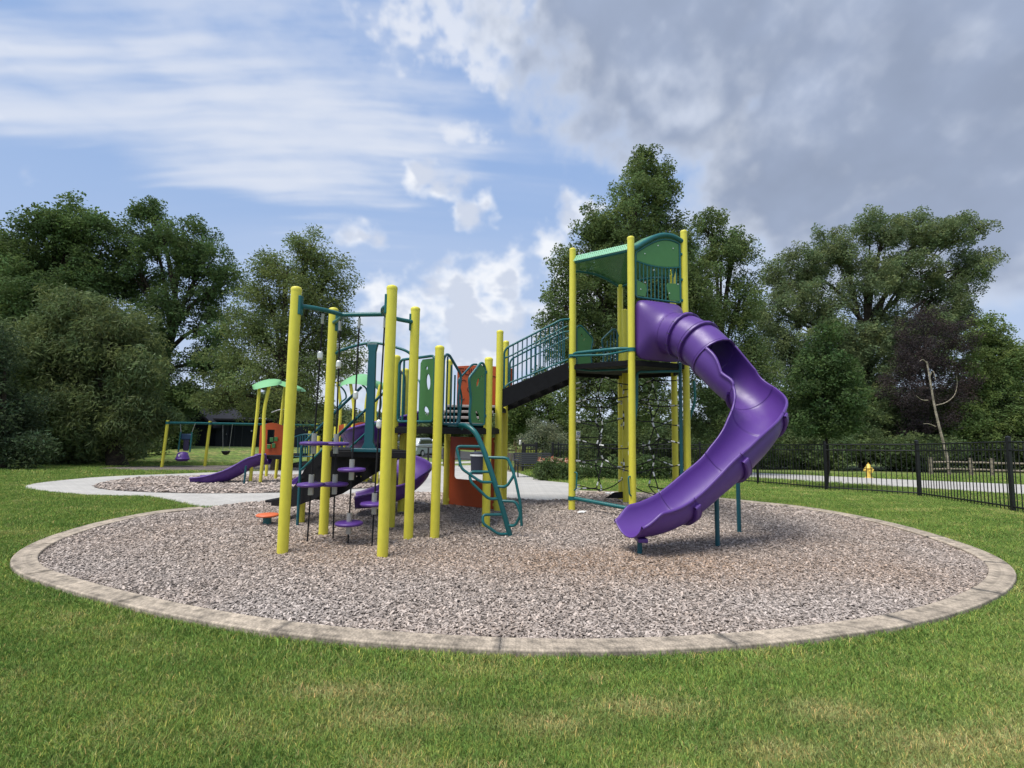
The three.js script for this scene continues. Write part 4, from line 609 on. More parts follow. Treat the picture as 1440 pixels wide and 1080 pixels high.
// ================================================================ TREES
const leafClump = (n, len, wid) => {
  const P = [], ix = [];
  for (let i = 0; i < n; i++) {
    const a = rr(0, 6.28), cz = rr(-1, 1), s = Math.sqrt(1 - cz * cz), r = Math.cbrt(rr(0.05, 1)), c = new THREE.Vector3(Math.cos(a) * s * r, cz * r * 0.8, Math.sin(a) * s * r);
    const d = new THREE.Vector3(rr(-1, 1), rr(-0.9, 0.5), rr(-1, 1)).normalize(), o = new THREE.Vector3(rr(-1, 1), rr(-1, 1), rr(-1, 1)).cross(d).normalize(), L = len * rr(0.7, 1.25), w = wid * rr(0.7, 1.2), nrm = d.clone().cross(o).multiplyScalar(L * 0.12), b = P.length / 3;
    const p = [c.clone().addScaledVector(d, -L / 2), c.clone().addScaledVector(o, w / 2).add(nrm), c.clone().addScaledVector(d, L / 2), c.clone().addScaledVector(o, -w / 2).add(nrm)];
    for (const q of p) P.push(q.x, q.y, q.z); ix.push(b, b + 1, b + 2, b, b + 2, b + 3);
  }
  const g = new THREE.BufferGeometry(); g.setAttribute('position', new THREE.Float32BufferAttribute(P, 3)); g.setIndex(ix); g.computeVertexNormals(); return g;
};
const clumps = { broad: [leafClump(42, 0.34, 0.2), leafClump(42, 0.34, 0.2)], fine: [leafClump(40, 0.34, 0.13), leafClump(40, 0.34, 0.13)], droop: [leafClump(34, 0.5, 0.13)] };
const leafMat = std(lin(1, 1, 1), 1.0, { transmission: 0.4, thickness: 0, side: THREE.DoubleSide, specularIntensity: 0.25 });
const barkTex = noiseTexture(256, (u, v) => { const n = loop(u, v, 8, 3, 3), k = 0.62 + 0.5 * loop(u * 3 % 1, v, 30, 5, 4) + 0.25 * n; return [k, k * 0.95, k * 0.88]; });
const bark = std(lin(0.11, 0.09, 0.07), 0.95, { map: barkTex, bumpMap: barkTex, bumpScale: 0.02 }), paleBark = std(lin(0.95, 0.91, 0.83), 0.9, { map: barkTex, bumpMap: barkTex, bumpScale: 0.01 }), darkBark = std(lin(0.06, 0.05, 0.045), 0.95, { map: barkTex, bumpMap: barkTex, bumpScale: 0.02 });
function taper(pts, r0, r1, seg = 8) {
  const c = new THREE.CatmullRomCurve3(pts), n = pts.length * 4, P = [], U = [], ix = [], fr = c.computeFrenetFrames(n, false);
  for (let i = 0; i <= n; i++) { const t = i / n, p = c.getPoint(t), r = mix(r0, r1, t ** 0.8); for (let k = 0; k <= seg; k++) { const a = k / seg * 2 * Math.PI, q = p.clone().addScaledVector(fr.normals[i], Math.cos(a) * r * (1 + 0.08 * Math.sin(a * 3 + t * 9))).addScaledVector(fr.binormals[i], Math.sin(a) * r); P.push(q.x, q.y, q.z); U.push(k / seg, t * 3); } }
  for (let i = 0; i < n; i++) for (let k = 0; k < seg; k++) { const a = i * (seg + 1) + k, b = a + seg + 1; ix.push(a, b, a + 1, b, b + 1, a + 1); }
  const g = new THREE.BufferGeometry(); g.setAttribute('position', new THREE.Float32BufferAttribute(P, 3)); g.setAttribute('uv', new THREE.Float32BufferAttribute(U, 2)); g.setIndex(ix); g.computeVertexNormals(); return g;
}
const randomDir = () => { const z = rr(-1, 1), a = rr(0, 6.28), s = Math.sqrt(1 - z * z); return new THREE.Vector3(s * Math.cos(a), z, s * Math.sin(a)); };
function fillCrown(spots, c, rad, dens, size, clusterK = 0.36, flat = 0.75) {
  const mean = (rad.x + rad.y + rad.z) / 3, nc = Math.max(6, Math.round(20 * (mean / 2) ** 0.7)), tips = [];
  for (let i = 0; i < nc; i++) {
    const dir = randomDir(), f = rr(0.45, 1.0), k = c.clone().add(new THREE.Vector3(dir.x * rad.x, dir.y * rad.y, dir.z * rad.z).multiplyScalar(f)), rc = mean * clusterK * rr(0.7, 1.25);
    tips.push(k);
    const n = Math.round(dens * 3.2 * (rc / size) ** 2 + 3);
    for (let j = 0; j < n; j++) { const q = randomDir().multiplyScalar(rc * Math.cbrt(rnd())); q.y *= flat; spots.push([k.clone().add(q), size * rr(0.7, 1.3)]); }
  }
  const fill = Math.round(dens * 2.2 * (mean / size) ** 2); for (let j = 0; j < fill; j++) { const q = randomDir().multiplyScalar(0.75 * Math.cbrt(rnd())); spots.push([c.clone().add(new THREE.Vector3(q.x * rad.x, q.y * rad.y, q.z * rad.z)), size * rr(0.7, 1.2)]); }
  return tips;
}
function putLeaves(name, spots, kind, color, parent, vary = 0.28) {
  const c = new THREE.Color(), e = new THREE.Euler(), q = new THREE.Quaternion(), m = new THREE.Matrix4(), geos = clumps[kind];
  geos.forEach((g, k) => {
    const mine = spots.filter((_, i) => i % geos.length === k), im = new THREE.InstancedMesh(g, leafMat, mine.length);
    mine.forEach(([p, s], i) => { e.set(rr(-0.5, 0.5), rr(0, 6.28), rr(-0.5, 0.5)); im.setMatrixAt(i, m.compose(p, q.setFromEuler(e), new THREE.Vector3(s, kind === 'droop' ? s * 1.25 : s, s))); const b = 1 + rr(-vary, vary) + 0.45 * fbm(p.x * 0.35, p.y * 0.35, p.z * 0.35, 2), y = rr(-0.1, 0.14); c.setRGB(2.3 * color[0] * b * (1 + y), 2.25 * color[1] * b, 2.1 * color[2] * b * (1 - y)); im.setColorAt(i, c); });
    im.name = name; im.userData.kind = 'stuff'; im.castShadow = im.receiveShadow = true; parent.add(im);
  });
}
// lobes: [x, y, half width, half height] of foliage masses, as seen; the tree stands at its own distance d
function tree(o) {
  const base = o.base ? G(...o.base) : V(0, 0, 0), d = o.d ?? -base.z; if (o.d) { const p = at(o.base[0], o.base[1], d); base.set(p.x, land(p.x, d), -d); }
  const t = thing(o.name ?? 'tree', o.label, 'tree', null, o.group), spots = [], tops = [];
  const lobes = o.lobes.map(([x, y, rx, ry], i) => { const c = at(x, y, d), rw = Math.abs(at(x + rx, y, d).x - c.x), rh = Math.abs(at(x, y - ry, d).y - c.y); const dz = rr(-0.5, 0.5) * (o.deep ?? 0.5 * rw); c.z += dz; return [c, new THREE.Vector3(rw, rh, (rw + rh) / 2 * (o.thick ?? 1))]; });
  const low = Math.min(...lobes.map(([c, r]) => c.y - r.y)), high = Math.max(...lobes.map(([c]) => c.y)), mid = lobes.reduce((a, [c]) => a.add(c), new THREE.Vector3()).divideScalar(lobes.length);
  const forkY = o.fork ?? Math.max(base.y + 1.2, low + 0.15 * (high - low)), R = o.r ?? 0.22, fork = new THREE.Vector3(mix(base.x, mid.x, 0.25), forkY, mix(base.z, mid.z, 0.25)), top = new THREE.Vector3(mid.x, mix(mid.y, high, 0.8), mid.z), bk = o.bark ?? bark;
  const trunkPts = o.trunk ?? [base.clone().setY(base.y - 0.25), base.clone().lerp(fork, 0.5).add(new THREE.Vector3(rr(-0.1, 0.1), 0, 0)), fork, fork.clone().lerp(top, 0.5), top];
  part('trunk', taper(trunkPts, R, R * 0.12, 12), bk, t);
  lobes.forEach(([c, r]) => {
    const tips = fillCrown(spots, c, r, o.dens ?? 1, o.size ?? 0.4, o.cluster, o.flat), s = rr(0.1, 0.55), from = c.y > fork.y ? fork.clone().lerp(top, s * clamp((c.y - fork.y) / Math.max(0.5, top.y - fork.y))) : base.clone().lerp(fork, 0.85), geos = [taper([from, from.clone().lerp(c, 0.5).add(new THREE.Vector3(0, 0.12 * from.distanceTo(c), 0)), c], R * 0.42, R * 0.14, 7)];
    for (const tip of tips.slice(0, 9)) geos.push(taper([from.clone().lerp(c, rr(0.5, 1)), from.clone().lerp(c, 0.9).lerp(tip, 0.5).add(new THREE.Vector3(0, 0.1, 0)), tip], R * 0.13, R * 0.04, 5));
    part('limb', mergeGeometries(geos), bk, t);
  });
  putLeaves('crown', spots, o.kind ?? 'broad', o.color, t, o.vary);
  return spots.length;
}
let leaves = 0; const woods = 'trees along the left edge of the park', woodsR = 'trees along the right edge of the park';
const plant = (o) => { leaves += tree(o); };
plant({ name: 'oak_tree', label: 'broad dark oak at the far left, its crown above the drooping tree', group: woods, base: [40, 640], d: 33, r: 0.4, color: [0.046, 0.075, 0.026], size: 0.55, lobes: [[20, 385, 62, 52], [75, 350, 55, 48], [112, 318, 48, 34], [60, 440, 80, 60], [-20, 350, 50, 32], [-30, 440, 60, 80], [140, 380, 40, 60], [20, 520, 80, 70]] });
plant({ name: 'oak_tree', label: 'tall open crowned oak with sky showing through its branches, behind the drooping tree', group: woods, base: [222, 640], d: 34, r: 0.42, color: [0.044, 0.074, 0.027], size: 0.46, dens: 0.62, cluster: 0.28, lobes: [[205, 320, 48, 34], [255, 335, 50, 40], [195, 375, 45, 45], [290, 365, 45, 38], [318, 400, 30, 30], [260, 420, 55, 45], [220, 455, 50, 45], [300, 460, 40, 35], [235, 520, 60, 40], [290, 520, 40, 40], [215, 297, 22, 14]] });
plant({ name: 'willow_tree', label: 'drooping grey green tree with a stout trunk beside the swings', group: woods, base: [168, 656], r: 0.5, kind: 'droop', color: [0.062, 0.085, 0.036], size: 0.42, dens: 1.25, flat: 1.0, lobes: [[110, 455, 60, 42], [70, 510, 60, 55], [155, 480, 55, 50], [190, 540, 40, 60], [120, 560, 70, 60], [50, 590, 50, 55], [160, 600, 55, 36], [205, 590, 28, 36], [90, 625, 50, 28], [100, 428, 26, 16]] });
plant({ name: 'spruce_tree', label: 'dark evergreen at the lawn edge left of the drooping tree', group: woods, base: [2, 668], d: 20, r: 0.25, kind: 'fine', color: [0.032, 0.050, 0.026], size: 0.45, dens: 1.3, lobes: [[-15, 500, 30, 40], [-5, 560, 42, 50], [5, 615, 48, 40], [-30, 590, 50, 60], [48, 634, 26, 22]] });
plant({ name: 'locust_tree', label: 'light airy tree behind the swing frame, its low boughs over the navy building', group: woods, base: [388, 661], r: 0.26, kind: 'fine', color: [0.072, 0.098, 0.036], size: 0.40, dens: 0.85, cluster: 0.34, lobes: [[400, 375, 42, 36], [440, 350, 36, 26], [470, 385, 36, 36], [372, 410, 40, 36], [435, 420, 50, 42], [345, 455, 40, 34], [395, 470, 55, 40], [470, 450, 36, 46], [330, 510, 45, 30], [390, 530, 60, 34], [320, 552, 42, 24], [440, 510, 50, 40], [485, 500, 28, 40], [300, 565, 28, 14], [430, 565, 50, 26], [375, 570, 50, 20]] });
plant({ name: 'round_shrub', label: 'dark rounded shrub between the drooping tree and the navy building', group: woods, base: [232, 640], d: 33, r: 0.12, color: [0.044, 0.068, 0.024], size: 0.5, lobes: [[225, 590, 30, 40], [245, 612, 20, 22], [205, 610, 26, 34], [255, 560, 26, 26]] });
plant({ name: 'maple_tree', label: 'tall pointed maple directly behind the slide tower', group: woodsR, base: [880, 662], d: 23, r: 0.3, color: [0.060, 0.088, 0.032], size: 0.34, dens: 1.25, cluster: 0.25, flat: 1.5, lobes: [[905, 232, 22, 26], [895, 275, 46, 40], [935, 270, 22, 36], [850, 320, 40, 40], [920, 330, 56, 50], [800, 375, 34, 34], [865, 390, 60, 50], [940, 410, 50, 55], [790, 435, 38, 36], [840, 470, 60, 50], [910, 490, 60, 50], [790, 500, 34, 36], [830, 550, 56, 40], [900, 570, 70, 40], [965, 340, 20, 36], [880, 350, 60, 60], [905, 420, 70, 60], [965, 430, 46, 60], [830, 420, 50, 50], [870, 510, 70, 50]] });
plant({ name: 'maple_tree', label: 'second maple beside the tall pointed one, behind the purple slide', group: woodsR, base: [1010, 660], d: 25, r: 0.28, color: [0.058, 0.085, 0.032], size: 0.34, dens: 1.25, cluster: 0.25, flat: 1.5, lobes: [[1005, 318, 24, 28], [1030, 355, 38, 36], [985, 380, 40, 46], [1040, 420, 30, 40], [1000, 450, 50, 50], [1050, 485, 26, 36], [990, 530, 56, 50], [1050, 550, 40, 50], [1000, 600, 60, 30]] });
plant({ name: 'cottonwood_tree', label: 'large loose cottonwood crown above the right hand wood', group: woodsR, base: [1215, 640], d: 40, r: 0.45, color: [0.074, 0.100, 0.048], size: 0.44, dens: 1.15, cluster: 0.29, flat: 1.1, lobes: [[1130, 375, 36, 34], [1190, 345, 40, 34], [1240, 325, 38, 26], [1300, 325, 42, 30], [1345, 330, 34, 30], [1365, 375, 28, 28], [1150, 420, 45, 40], [1215, 400, 45, 40], [1280, 385, 45, 40], [1330, 405, 40, 36], [1100, 440, 40, 50], [1180, 480, 50, 44], [1250, 460, 45, 44], [1320, 455, 40, 30], [1100, 510, 40, 50], [1180, 550, 60, 40], [1085, 385, 16, 18], [1300, 490, 46, 34], [1230, 520, 60, 46], [1150, 520, 50, 44], [1345, 445, 26, 26]] });
plant({ name: 'young_tree', label: 'small dense dark tree with a thin trunk just behind the black fence', group: woodsR, base: [1161, 688], d: 15.6, r: 0.055, color: [0.034, 0.060, 0.020], size: 0.26, dens: 1.2, bark: darkBark, lobes: [[1160, 478, 18, 24], [1150, 515, 34, 26], [1178, 525, 30, 28], [1125, 550, 34, 26], [1165, 565, 45, 30], [1200, 560, 26, 26], [1140, 595, 44, 22], [1190, 595, 34, 22]] });
plant({ name: 'plum_tree', label: 'dark purple leaved tree behind the pale leaning trunk', group: woodsR, base: [1305, 650], d: 34, r: 0.18, kind: 'fine', color: [0.024, 0.019, 0.022], size: 0.38, dens: 0.34, bark: darkBark, lobes: [[1300, 455, 40, 26], [1280, 500, 40, 36], [1325, 495, 40, 36], [1265, 545, 34, 36], [1320, 545, 46, 40], [1300, 595, 50, 30], [1350, 470, 18, 26]] });
plant({ name: 'ash_tree', label: 'bright green bushy tree at the right edge of the wood', group: woodsR, base: [1400, 655], d: 35, r: 0.22, color: [0.068, 0.100, 0.034], size: 0.42, lobes: [[1385, 470, 34, 24], [1410, 505, 46, 36], [1370, 530, 36, 40], [1440, 520, 46, 40], [1400, 570, 60, 44], [1450, 590, 50, 46], [1360, 595, 40, 36], [1350, 625, 50, 24], [1430, 630, 50, 24]] });
plant({ name: 'silver_shrub', label: 'rounded silvery grey shrub behind the park bench', base: [763, 640], d: 34, r: 0.1, kind: 'fine', color: [0.105, 0.125, 0.088], size: 0.42, lobes: [[763, 605, 20, 18], [748, 622, 16, 16], [776, 622, 16, 16]] });
plant({ name: 'background_tree', label: 'mid green tree behind the silvery shrub', base: [790, 640], d: 40, r: 0.2, color: [0.056, 0.085, 0.026], size: 0.5, lobes: [[790, 590, 30, 30], [745, 572, 34, 24], [722, 590, 22, 34], [800, 620, 26, 20], [760, 545, 26, 20]] });
{ // pale leaning dead trunk with bare curved boughs
  const b = G(1336, 667), d = -b.z, t = thing('dead_tree', 'pale bare trunk leaning left over the split rail fence', 'tree');
  part('trunk', taper([b.clone().setY(b.y - 0.2), at(1331, 640, d), at(1322, 605, d), at(1314, 570, d), at(1308, 535, d), at(1303, 508, d)], 0.09, 0.035, 10), paleBark, t);
  for (const l of [[[1316, 570], [1330, 566], [1342, 556], [1346, 540], [1345, 528]], [[1305, 563], [1296, 562], [1288, 556]], [[1305, 512], [1298, 506], [1293, 508]], [[1316, 600], [1306, 596], [1298, 596]], [[1307, 530], [1312, 522], [1316, 534]]]) part('bough', taper(l.map(([x, y], i) => at(x, y, d - 0.15 * i)), 0.03, 0.012, 6), paleBark, t);
}
{ // the mass of undergrowth and wood behind, which reads as one
  const wood = (label, color, list, size, kind = 'broad') => { const s = []; for (const [x, y, rx, ry, d] of list) { const c = at(x, y, d); fillCrown(s, c, new THREE.Vector3(rx * d / FOCAL, ry * d / FOCAL, 3.2), 1.3, size); } const g = new THREE.Group(); putLeaves('leaf_mass', s, kind, color, g); leaves += s.length; g.children.forEach((m) => { m.name = numbered('woodland'); tag(m, label, 'woodland', null, 'stuff'); }); while (g.children.length) scene.add(g.children[0]); };
  const run = (x0, x1, y0, y1, rx, ry, d, step) => { const o = []; for (let x = x0; x <= x1; x += step) o.push([x, mix(y0, y1, (x - x0) / (x1 - x0)) + rr(-6, 6), rx * rr(0.8, 1.3), ry * rr(0.8, 1.3), d + rr(-1.5, 1.5)]); return o; };
  wood('dark undergrowth of the right hand wood behind the fence', [0.044, 0.066, 0.027], [...run(1030, 1480, 590, 600, 36, 40, 38, 38), ...run(1020, 1500, 630, 634, 34, 20, 35, 34), ...run(800, 1020, 620, 622, 36, 30, 38, 36)], 0.5);
  wood('dark undergrowth of the left hand wood beyond the lawn', [0.044, 0.064, 0.027], [...run(-40, 250, 600, 600, 34, 50, 38, 34), ...run(-60, 150, 650, 636, 30, 18, 27, 26), ...run(-60, 200, 500, 520, 40, 60, 40, 40), ...run(240, 430, 568, 572, 26, 20, 54, 24)], 0.55);
  wood('far trees along the car park', [0.050, 0.070, 0.032], [...run(400, 740, 600, 600, 30, 22, 85, 26), ...run(420, 560, 612, 612, 30, 16, 50, 28)], 0.9);
}
console.log('leaf clumps', leaves);
// ================================================================ FENCES AND BACKGROUND
{
  const f = thing('metal_fence', 'black metal picket fence curving along the right side of the lawn', 'fence'), H = 1.37;
  const line = [[1590, 752], [1425, 720], [1293, 699], [1162, 690], [1066, 681], [985, 675], [905, 670], [842, 666.5], [785, 663.5]].map(([x, y]) => G(x, y));
  const picket = new THREE.CylinderGeometry(0.0095, 0.0095, H - 0.08, 6);
  line.forEach((p, i) => {
    part('fence_post', box(0.064, H + 0.1, 0.064, p.x, p.y + (H + 0.1) / 2 - 0.05, p.z, 0.006), M.black, f); part('post_cap', new THREE.ConeGeometry(0.052, 0.03, 4).rotateY(Math.PI / 4).translate(p.x, p.y + H + 0.065, p.z), M.black, f);
    const q = line[i + 1]; if (!q) return;
    const L = p.distanceTo(q), n = Math.round(L / 0.115);
    for (const h of [H - 0.04, H - 0.2, 0.1]) { const a = p.clone().setY(p.y + h), b = q.clone().setY(q.y + h); part('fence_rail', bar(a, b, 0.017, 0.017, 8), M.black, f); }
    for (let k = 1; k < n; k++) { const c = p.clone().lerp(q, k / n), m = part('picket', picket, M.black, f); m.position.set(c.x, c.y + H / 2 - 0.01, c.z); }
  });
}
{ // second run of black fence with a gate behind the bench
  const f = thing('garden_fence', 'black panelled fence and gate posts behind the park bench', 'fence');
  const d = 24, run = (x0, x1, y0, y1, dd) => { const a = at(x0, y1, dd), b = at(x1, y1, dd), t = at(x0, y0, dd), h = t.y - a.y, n = Math.max(2, Math.round((b.x - a.x) / 0.12)); for (let k = 0; k <= n; k++) part('picket', box(0.028, h, 0.02, mix(a.x, b.x, k / n), a.y + h / 2, a.z, 0.004), M.black, f); for (const k of [0.08, 0.8, 0.97]) part('fence_rail', box(b.x - a.x, 0.045, 0.03, (a.x + b.x) / 2, a.y + h * k, a.z - 0.022, 0.006), M.black, f); };
  run(735, 754, 625, 661, d); run(777, 800, 624, 661, d);
  for (const x of [735, 754, 777]) { const a = at(x, 662, d), t = at(x, 622, d), g0 = land(a.x, d); part('fence_post', box(0.11, t.y - g0, 0.11, a.x, (t.y + g0) / 2, a.z, 0.01), M.black, f); }
  part('gate_panel', plate(outline([[0, 0], [0.62, 0], [0.62, 0.9], [0, 0.9]], [[[0.08, 0.5], [0.54, 0.5], [0.54, 0.8], [0.08, 0.8]]]), 0.03).translate(at(736, 650, d - 0.1).x, at(736, 652, d - 0.1).y, -(d - 0.1)), M.black, f);
  // low rail fence round the car park lawn
  const c = thing('rail_fence', 'low black rail fence across the lawn before the car park', 'fence'), dd = 30;
  for (let x = 470; x <= 690; x += 22) { const b = at(x, 650, dd), g0 = land(b.x, dd); part('fence_post', box(0.09, 1.15, 0.09, b.x, g0 + 0.52, b.z, 0.01), M.black, c); }
  for (const h of [0.42, 1.0]) { const a = at(470, 650, dd), b = at(690, 650, dd); part('fence_rail', bar(a.clone().setY(land(a.x, dd) + h), b.clone().setY(land(b.x, dd) + h), 0.03, 0.03, 8), M.black, c); }
}
{ // weathered split rail fence at the wood's edge
  const f = thing('split_rail_fence', 'weathered grey split rail fence in front of the right hand wood', 'fence'), wood = std(lin(0.62, 0.59, 0.53), 0.95, { map: barkTex });
  const pts = [[1310, 667], [1366, 668], [1396, 669], [1450, 671]].map(([x, y]) => G(x, y));
  pts.forEach((p, i) => { part('fence_post', new RoundedBoxGeometry(0.16, 1.0, 0.14, 2, 0.02).rotateZ(0.03 * (i % 2 ? 1 : -1)).translate(p.x, p.y + 0.42, p.z), wood, f); const q = pts[i + 1]; if (q) for (const h of [0.28, 0.66]) part('split_rail', taper([p.clone().setY(p.y + h), p.clone().lerp(q, 0.5).setY(p.y + h + 0.03), q.clone().setY(q.y + h + 0.02)], 0.065, 0.05, 6), wood, f); });
}
{ // hydrant
  const b = G(1222, 672.5), s = -b.z / 21, g = thing('fire_hydrant', 'yellow fire hydrant on the grass beyond the pavement', 'hydrant', b), y = paint(lin(0.80, 0.55, 0.10), 0.45);
  part('barrel', new THREE.LatheGeometry([[0, -0.05], [0.16, -0.05], [0.16, 0.04], [0.105, 0.06], [0.105, 0.42], [0.15, 0.43], [0.15, 0.47], [0.115, 0.49], [0.10, 0.56], [0.05, 0.62], [0, 0.63]].map(([u, v]) => new THREE.Vector2(u, v)), 24), y, g);
  part('operating_nut', new THREE.CylinderGeometry(0.03, 0.03, 0.06, 5).translate(0, 0.65, 0), y, g);
  for (const k of [-1, 1]) part('side_nozzle', new THREE.CylinderGeometry(0.05, 0.055, 0.12, 14).rotateZ(Math.PI / 2).translate(k * 0.14, 0.36, 0), y, g);
  part('front_nozzle', new THREE.CylinderGeometry(0.07, 0.07, 0.12, 16).rotateX(Math.PI / 2).translate(0, 0.32, 0.13), y, g);
}
{ // bench
  const b = G(752, 671), g = thing('park_bench', 'black slatted park bench facing the play area by the orange flowers', 'bench', b); g.rotation.y = 0.25;
  const W = 1.5, met = M.black, slat = paint(lin(0.03, 0.034, 0.036), 0.5);
  for (const x of [-W / 2, W / 2]) {
    part('front_leg', bent([[x, 0, 0.3], [x, 0.25, 0.24], [x, 0.44, 0.26]].map((q) => new THREE.Vector3(...q)), 0.028, 0.1), met, g); part('rear_leg', bent([[x, 0, -0.26], [x, 0.3, -0.18], [x, 0.45, -0.18], [x, 0.9, -0.34]].map((q) => new THREE.Vector3(...q)), 0.028, 0.1), met, g);
    part('arm_rest', bent([[x, 0.44, 0.28], [x, 0.66, 0.27], [x, 0.68, 0.1], [x, 0.64, -0.24]].map((q) => new THREE.Vector3(...q)), 0.026, 0.08), met, g);
  }
  for (let i = 0; i < 6; i++) part('seat_slat', box(W, 0.03, 0.065, 0, 0.45 - 0.004 * i, 0.24 - i * 0.082, 0.008), slat, g);
  for (let i = 0; i < 6; i++) part('back_slat', new RoundedBoxGeometry(W, 0.058, 0.026, 2, 0.008).rotateX(-0.33).translate(0, 0.52 + i * 0.075, -0.205 - i * 0.026), slat, g);
}
{ // litter bin seen through the orange window
  const b = G(672, 667), g = thing('litter_bin', 'dark blue litter bin on the concrete, seen through the orange window panel', 'bin', b);
  part('body', new THREE.CylinderGeometry(0.33, 0.29, 0.85, 28).translate(0, 0.43, 0), M.bin, g); part('rim', new THREE.TorusGeometry(0.33, 0.03, 10, 30).rotateX(Math.PI / 2).translate(0, 0.87, 0), M.bin, g); part('lining', new THREE.CylinderGeometry(0.345, 0.345, 0.08, 28, 1, true).translate(0, 0.8, 0), M.ferrule, g); part('lid', new THREE.LatheGeometry([[0.1, 0.06], [0.28, 0.02], [0.33, 0]].map(([u, v]) => new THREE.Vector2(u, v)), 28).translate(0, 0.89, 0), M.bin, g);
}
{ // flower bed: green strap leaves with orange blooms
  const spots = [], c0 = G(782, 676); for (let i = 0; i < 170; i++) { const x = rr(-0.62, 0.75), z = rr(-0.6, 0.5), h = 0.62 * (1 - (x / 1.1) ** 2) * rr(0.1, 1); spots.push([c0.clone().add(new THREE.Vector3(x, h, z - 0.4)), rr(0.16, 0.3)]); }
  const g = thing('flower_bush', 'low green daylily clump with orange red blooms beside the bench', 'flowers');
  putLeaves('foliage', spots, 'droop', [0.045, 0.072, 0.026], g);
  const petal = leafClump(9, 0.9, 0.4), bm = [std(lin(0.70, 0.20, 0.12), 0.7, { side: THREE.DoubleSide }), std(lin(0.75, 0.30, 0.20), 0.7, { side: THREE.DoubleSide }), std(lin(0.78, 0.55, 0.45), 0.7, { side: THREE.DoubleSide })];
  for (let i = 0; i < 44; i++) { const x = rr(-0.62, 0.7), m = part('bloom', petal, bm[i % 3], g), s = rr(0.045, 0.08); m.position.copy(c0).add(new THREE.Vector3(x, 0.46 + 0.3 * (1 - (x / 1.1) ** 2) * rr(0.6, 1.15), rr(-0.9, 0.2))); m.scale.set(s, s, s); m.rotation.set(rr(0, 3), rr(0, 3), rr(0, 3)); }
  const s2 = [], c1 = G(745, 662); for (let i = 0; i < 90; i++) s2.push([c1.clone().add(new THREE.Vector3(rr(-0.55, 0.5), rr(0.1, 0.95), rr(-0.9, -0.5))), rr(0.16, 0.26)]);
  const h = thing('yellow_green_shrub', 'small yellow green shrub behind the bench', 'shrub'); putLeaves('foliage', s2, 'broad', [0.12, 0.14, 0.035], h); part('stem', bar(c1.clone().setZ(c1.z - 0.7), c1.clone().add(new THREE.Vector3(0, 0.5, -0.7)), 0.03, 0.02, 6), bark, h);
  const s3 = [], c2 = G(905, 676); for (let i = 0; i < 300; i++) { const x = rr(-2.4, 2.2); s3.push([c2.clone().add(new THREE.Vector3(x, 0.75 * rr(0, 1) * (1 - (x / 3) ** 2), rr(-0.6, 0.3) - 0.5)), rr(0.2, 0.32)]); }
  const k = thing('hedge_plants', 'row of dark green plants along the fence behind the climbing net', 'plants'); putLeaves('foliage', s3, 'broad', [0.040, 0.066, 0.024], k);
  const reeds = thing('ornamental_grass', 'tall brown ornamental grass left of the bench', 'plants'), c3 = G(728, 664), rm = [std(lin(0.20, 0.12, 0.06), 0.9), std(lin(0.10, 0.11, 0.04), 0.9)];
  for (let i = 0; i < 60; i++) { const b = c3.clone().add(new THREE.Vector3(rr(-0.7, 0.25), 0, rr(-0.6, 0))), t = b.clone().add(new THREE.Vector3(rr(-0.15, 0.15), rr(0.9, 1.5), rr(-0.1, 0.1))); part('reed', bar(b, t, 0.012, 0.004, 5), rm[i % 2], reeds); }
}
{ // sign beyond the net
  const b = G(813, 664), g = thing('notice_sign', 'small white notice sign with a blue symbol on a post beside the fence', 'sign', b), top = at(813, 612.5, -b.z).y - b.y;
  part('post', box(0.05, top, 0.05, 0, top / 2, 0, 0.006), M.steel, g); part('board', box(0.2, 0.34, 0.02, 0, top + 0.05, 0.036, 0.01), M.white, g);
  part('symbol', new THREE.TorusGeometry(0.055, 0.014, 8, 20).translate(0, top + 0.1, 0.05), std(lin(0.03, 0.09, 0.3), 0.5), g); part('arrow_mark', plate(outline([[-0.07, -0.12], [0.07, -0.05], [0.07, -0.12]]), 0.008, 0.001).translate(0, top + 0.02, 0.05), std(lin(0.03, 0.09, 0.3), 0.5), g);
  // lantern post left of the bench
  const b2 = G(731, 660), l = thing('bird_feeder', 'small dark post with a pale feeder behind the bench', 'feeder', b2), t2 = at(731, 617, -b2.z).y - b2.y;
  part('post', bar(new THREE.Vector3(0, 0, 0), new THREE.Vector3(0, t2, 0), 0.03, 0.025), M.black, l); part('hanger', bar(new THREE.Vector3(-0.12, t2 - 0.02, 0), new THREE.Vector3(0.22, t2 + 0.01, 0), 0.018), M.black, l); part('feeder_tube', new THREE.CapsuleGeometry(0.06, 0.16, 6, 12).translate(0, t2 - 0.2, 0.06), M.white, l);
}
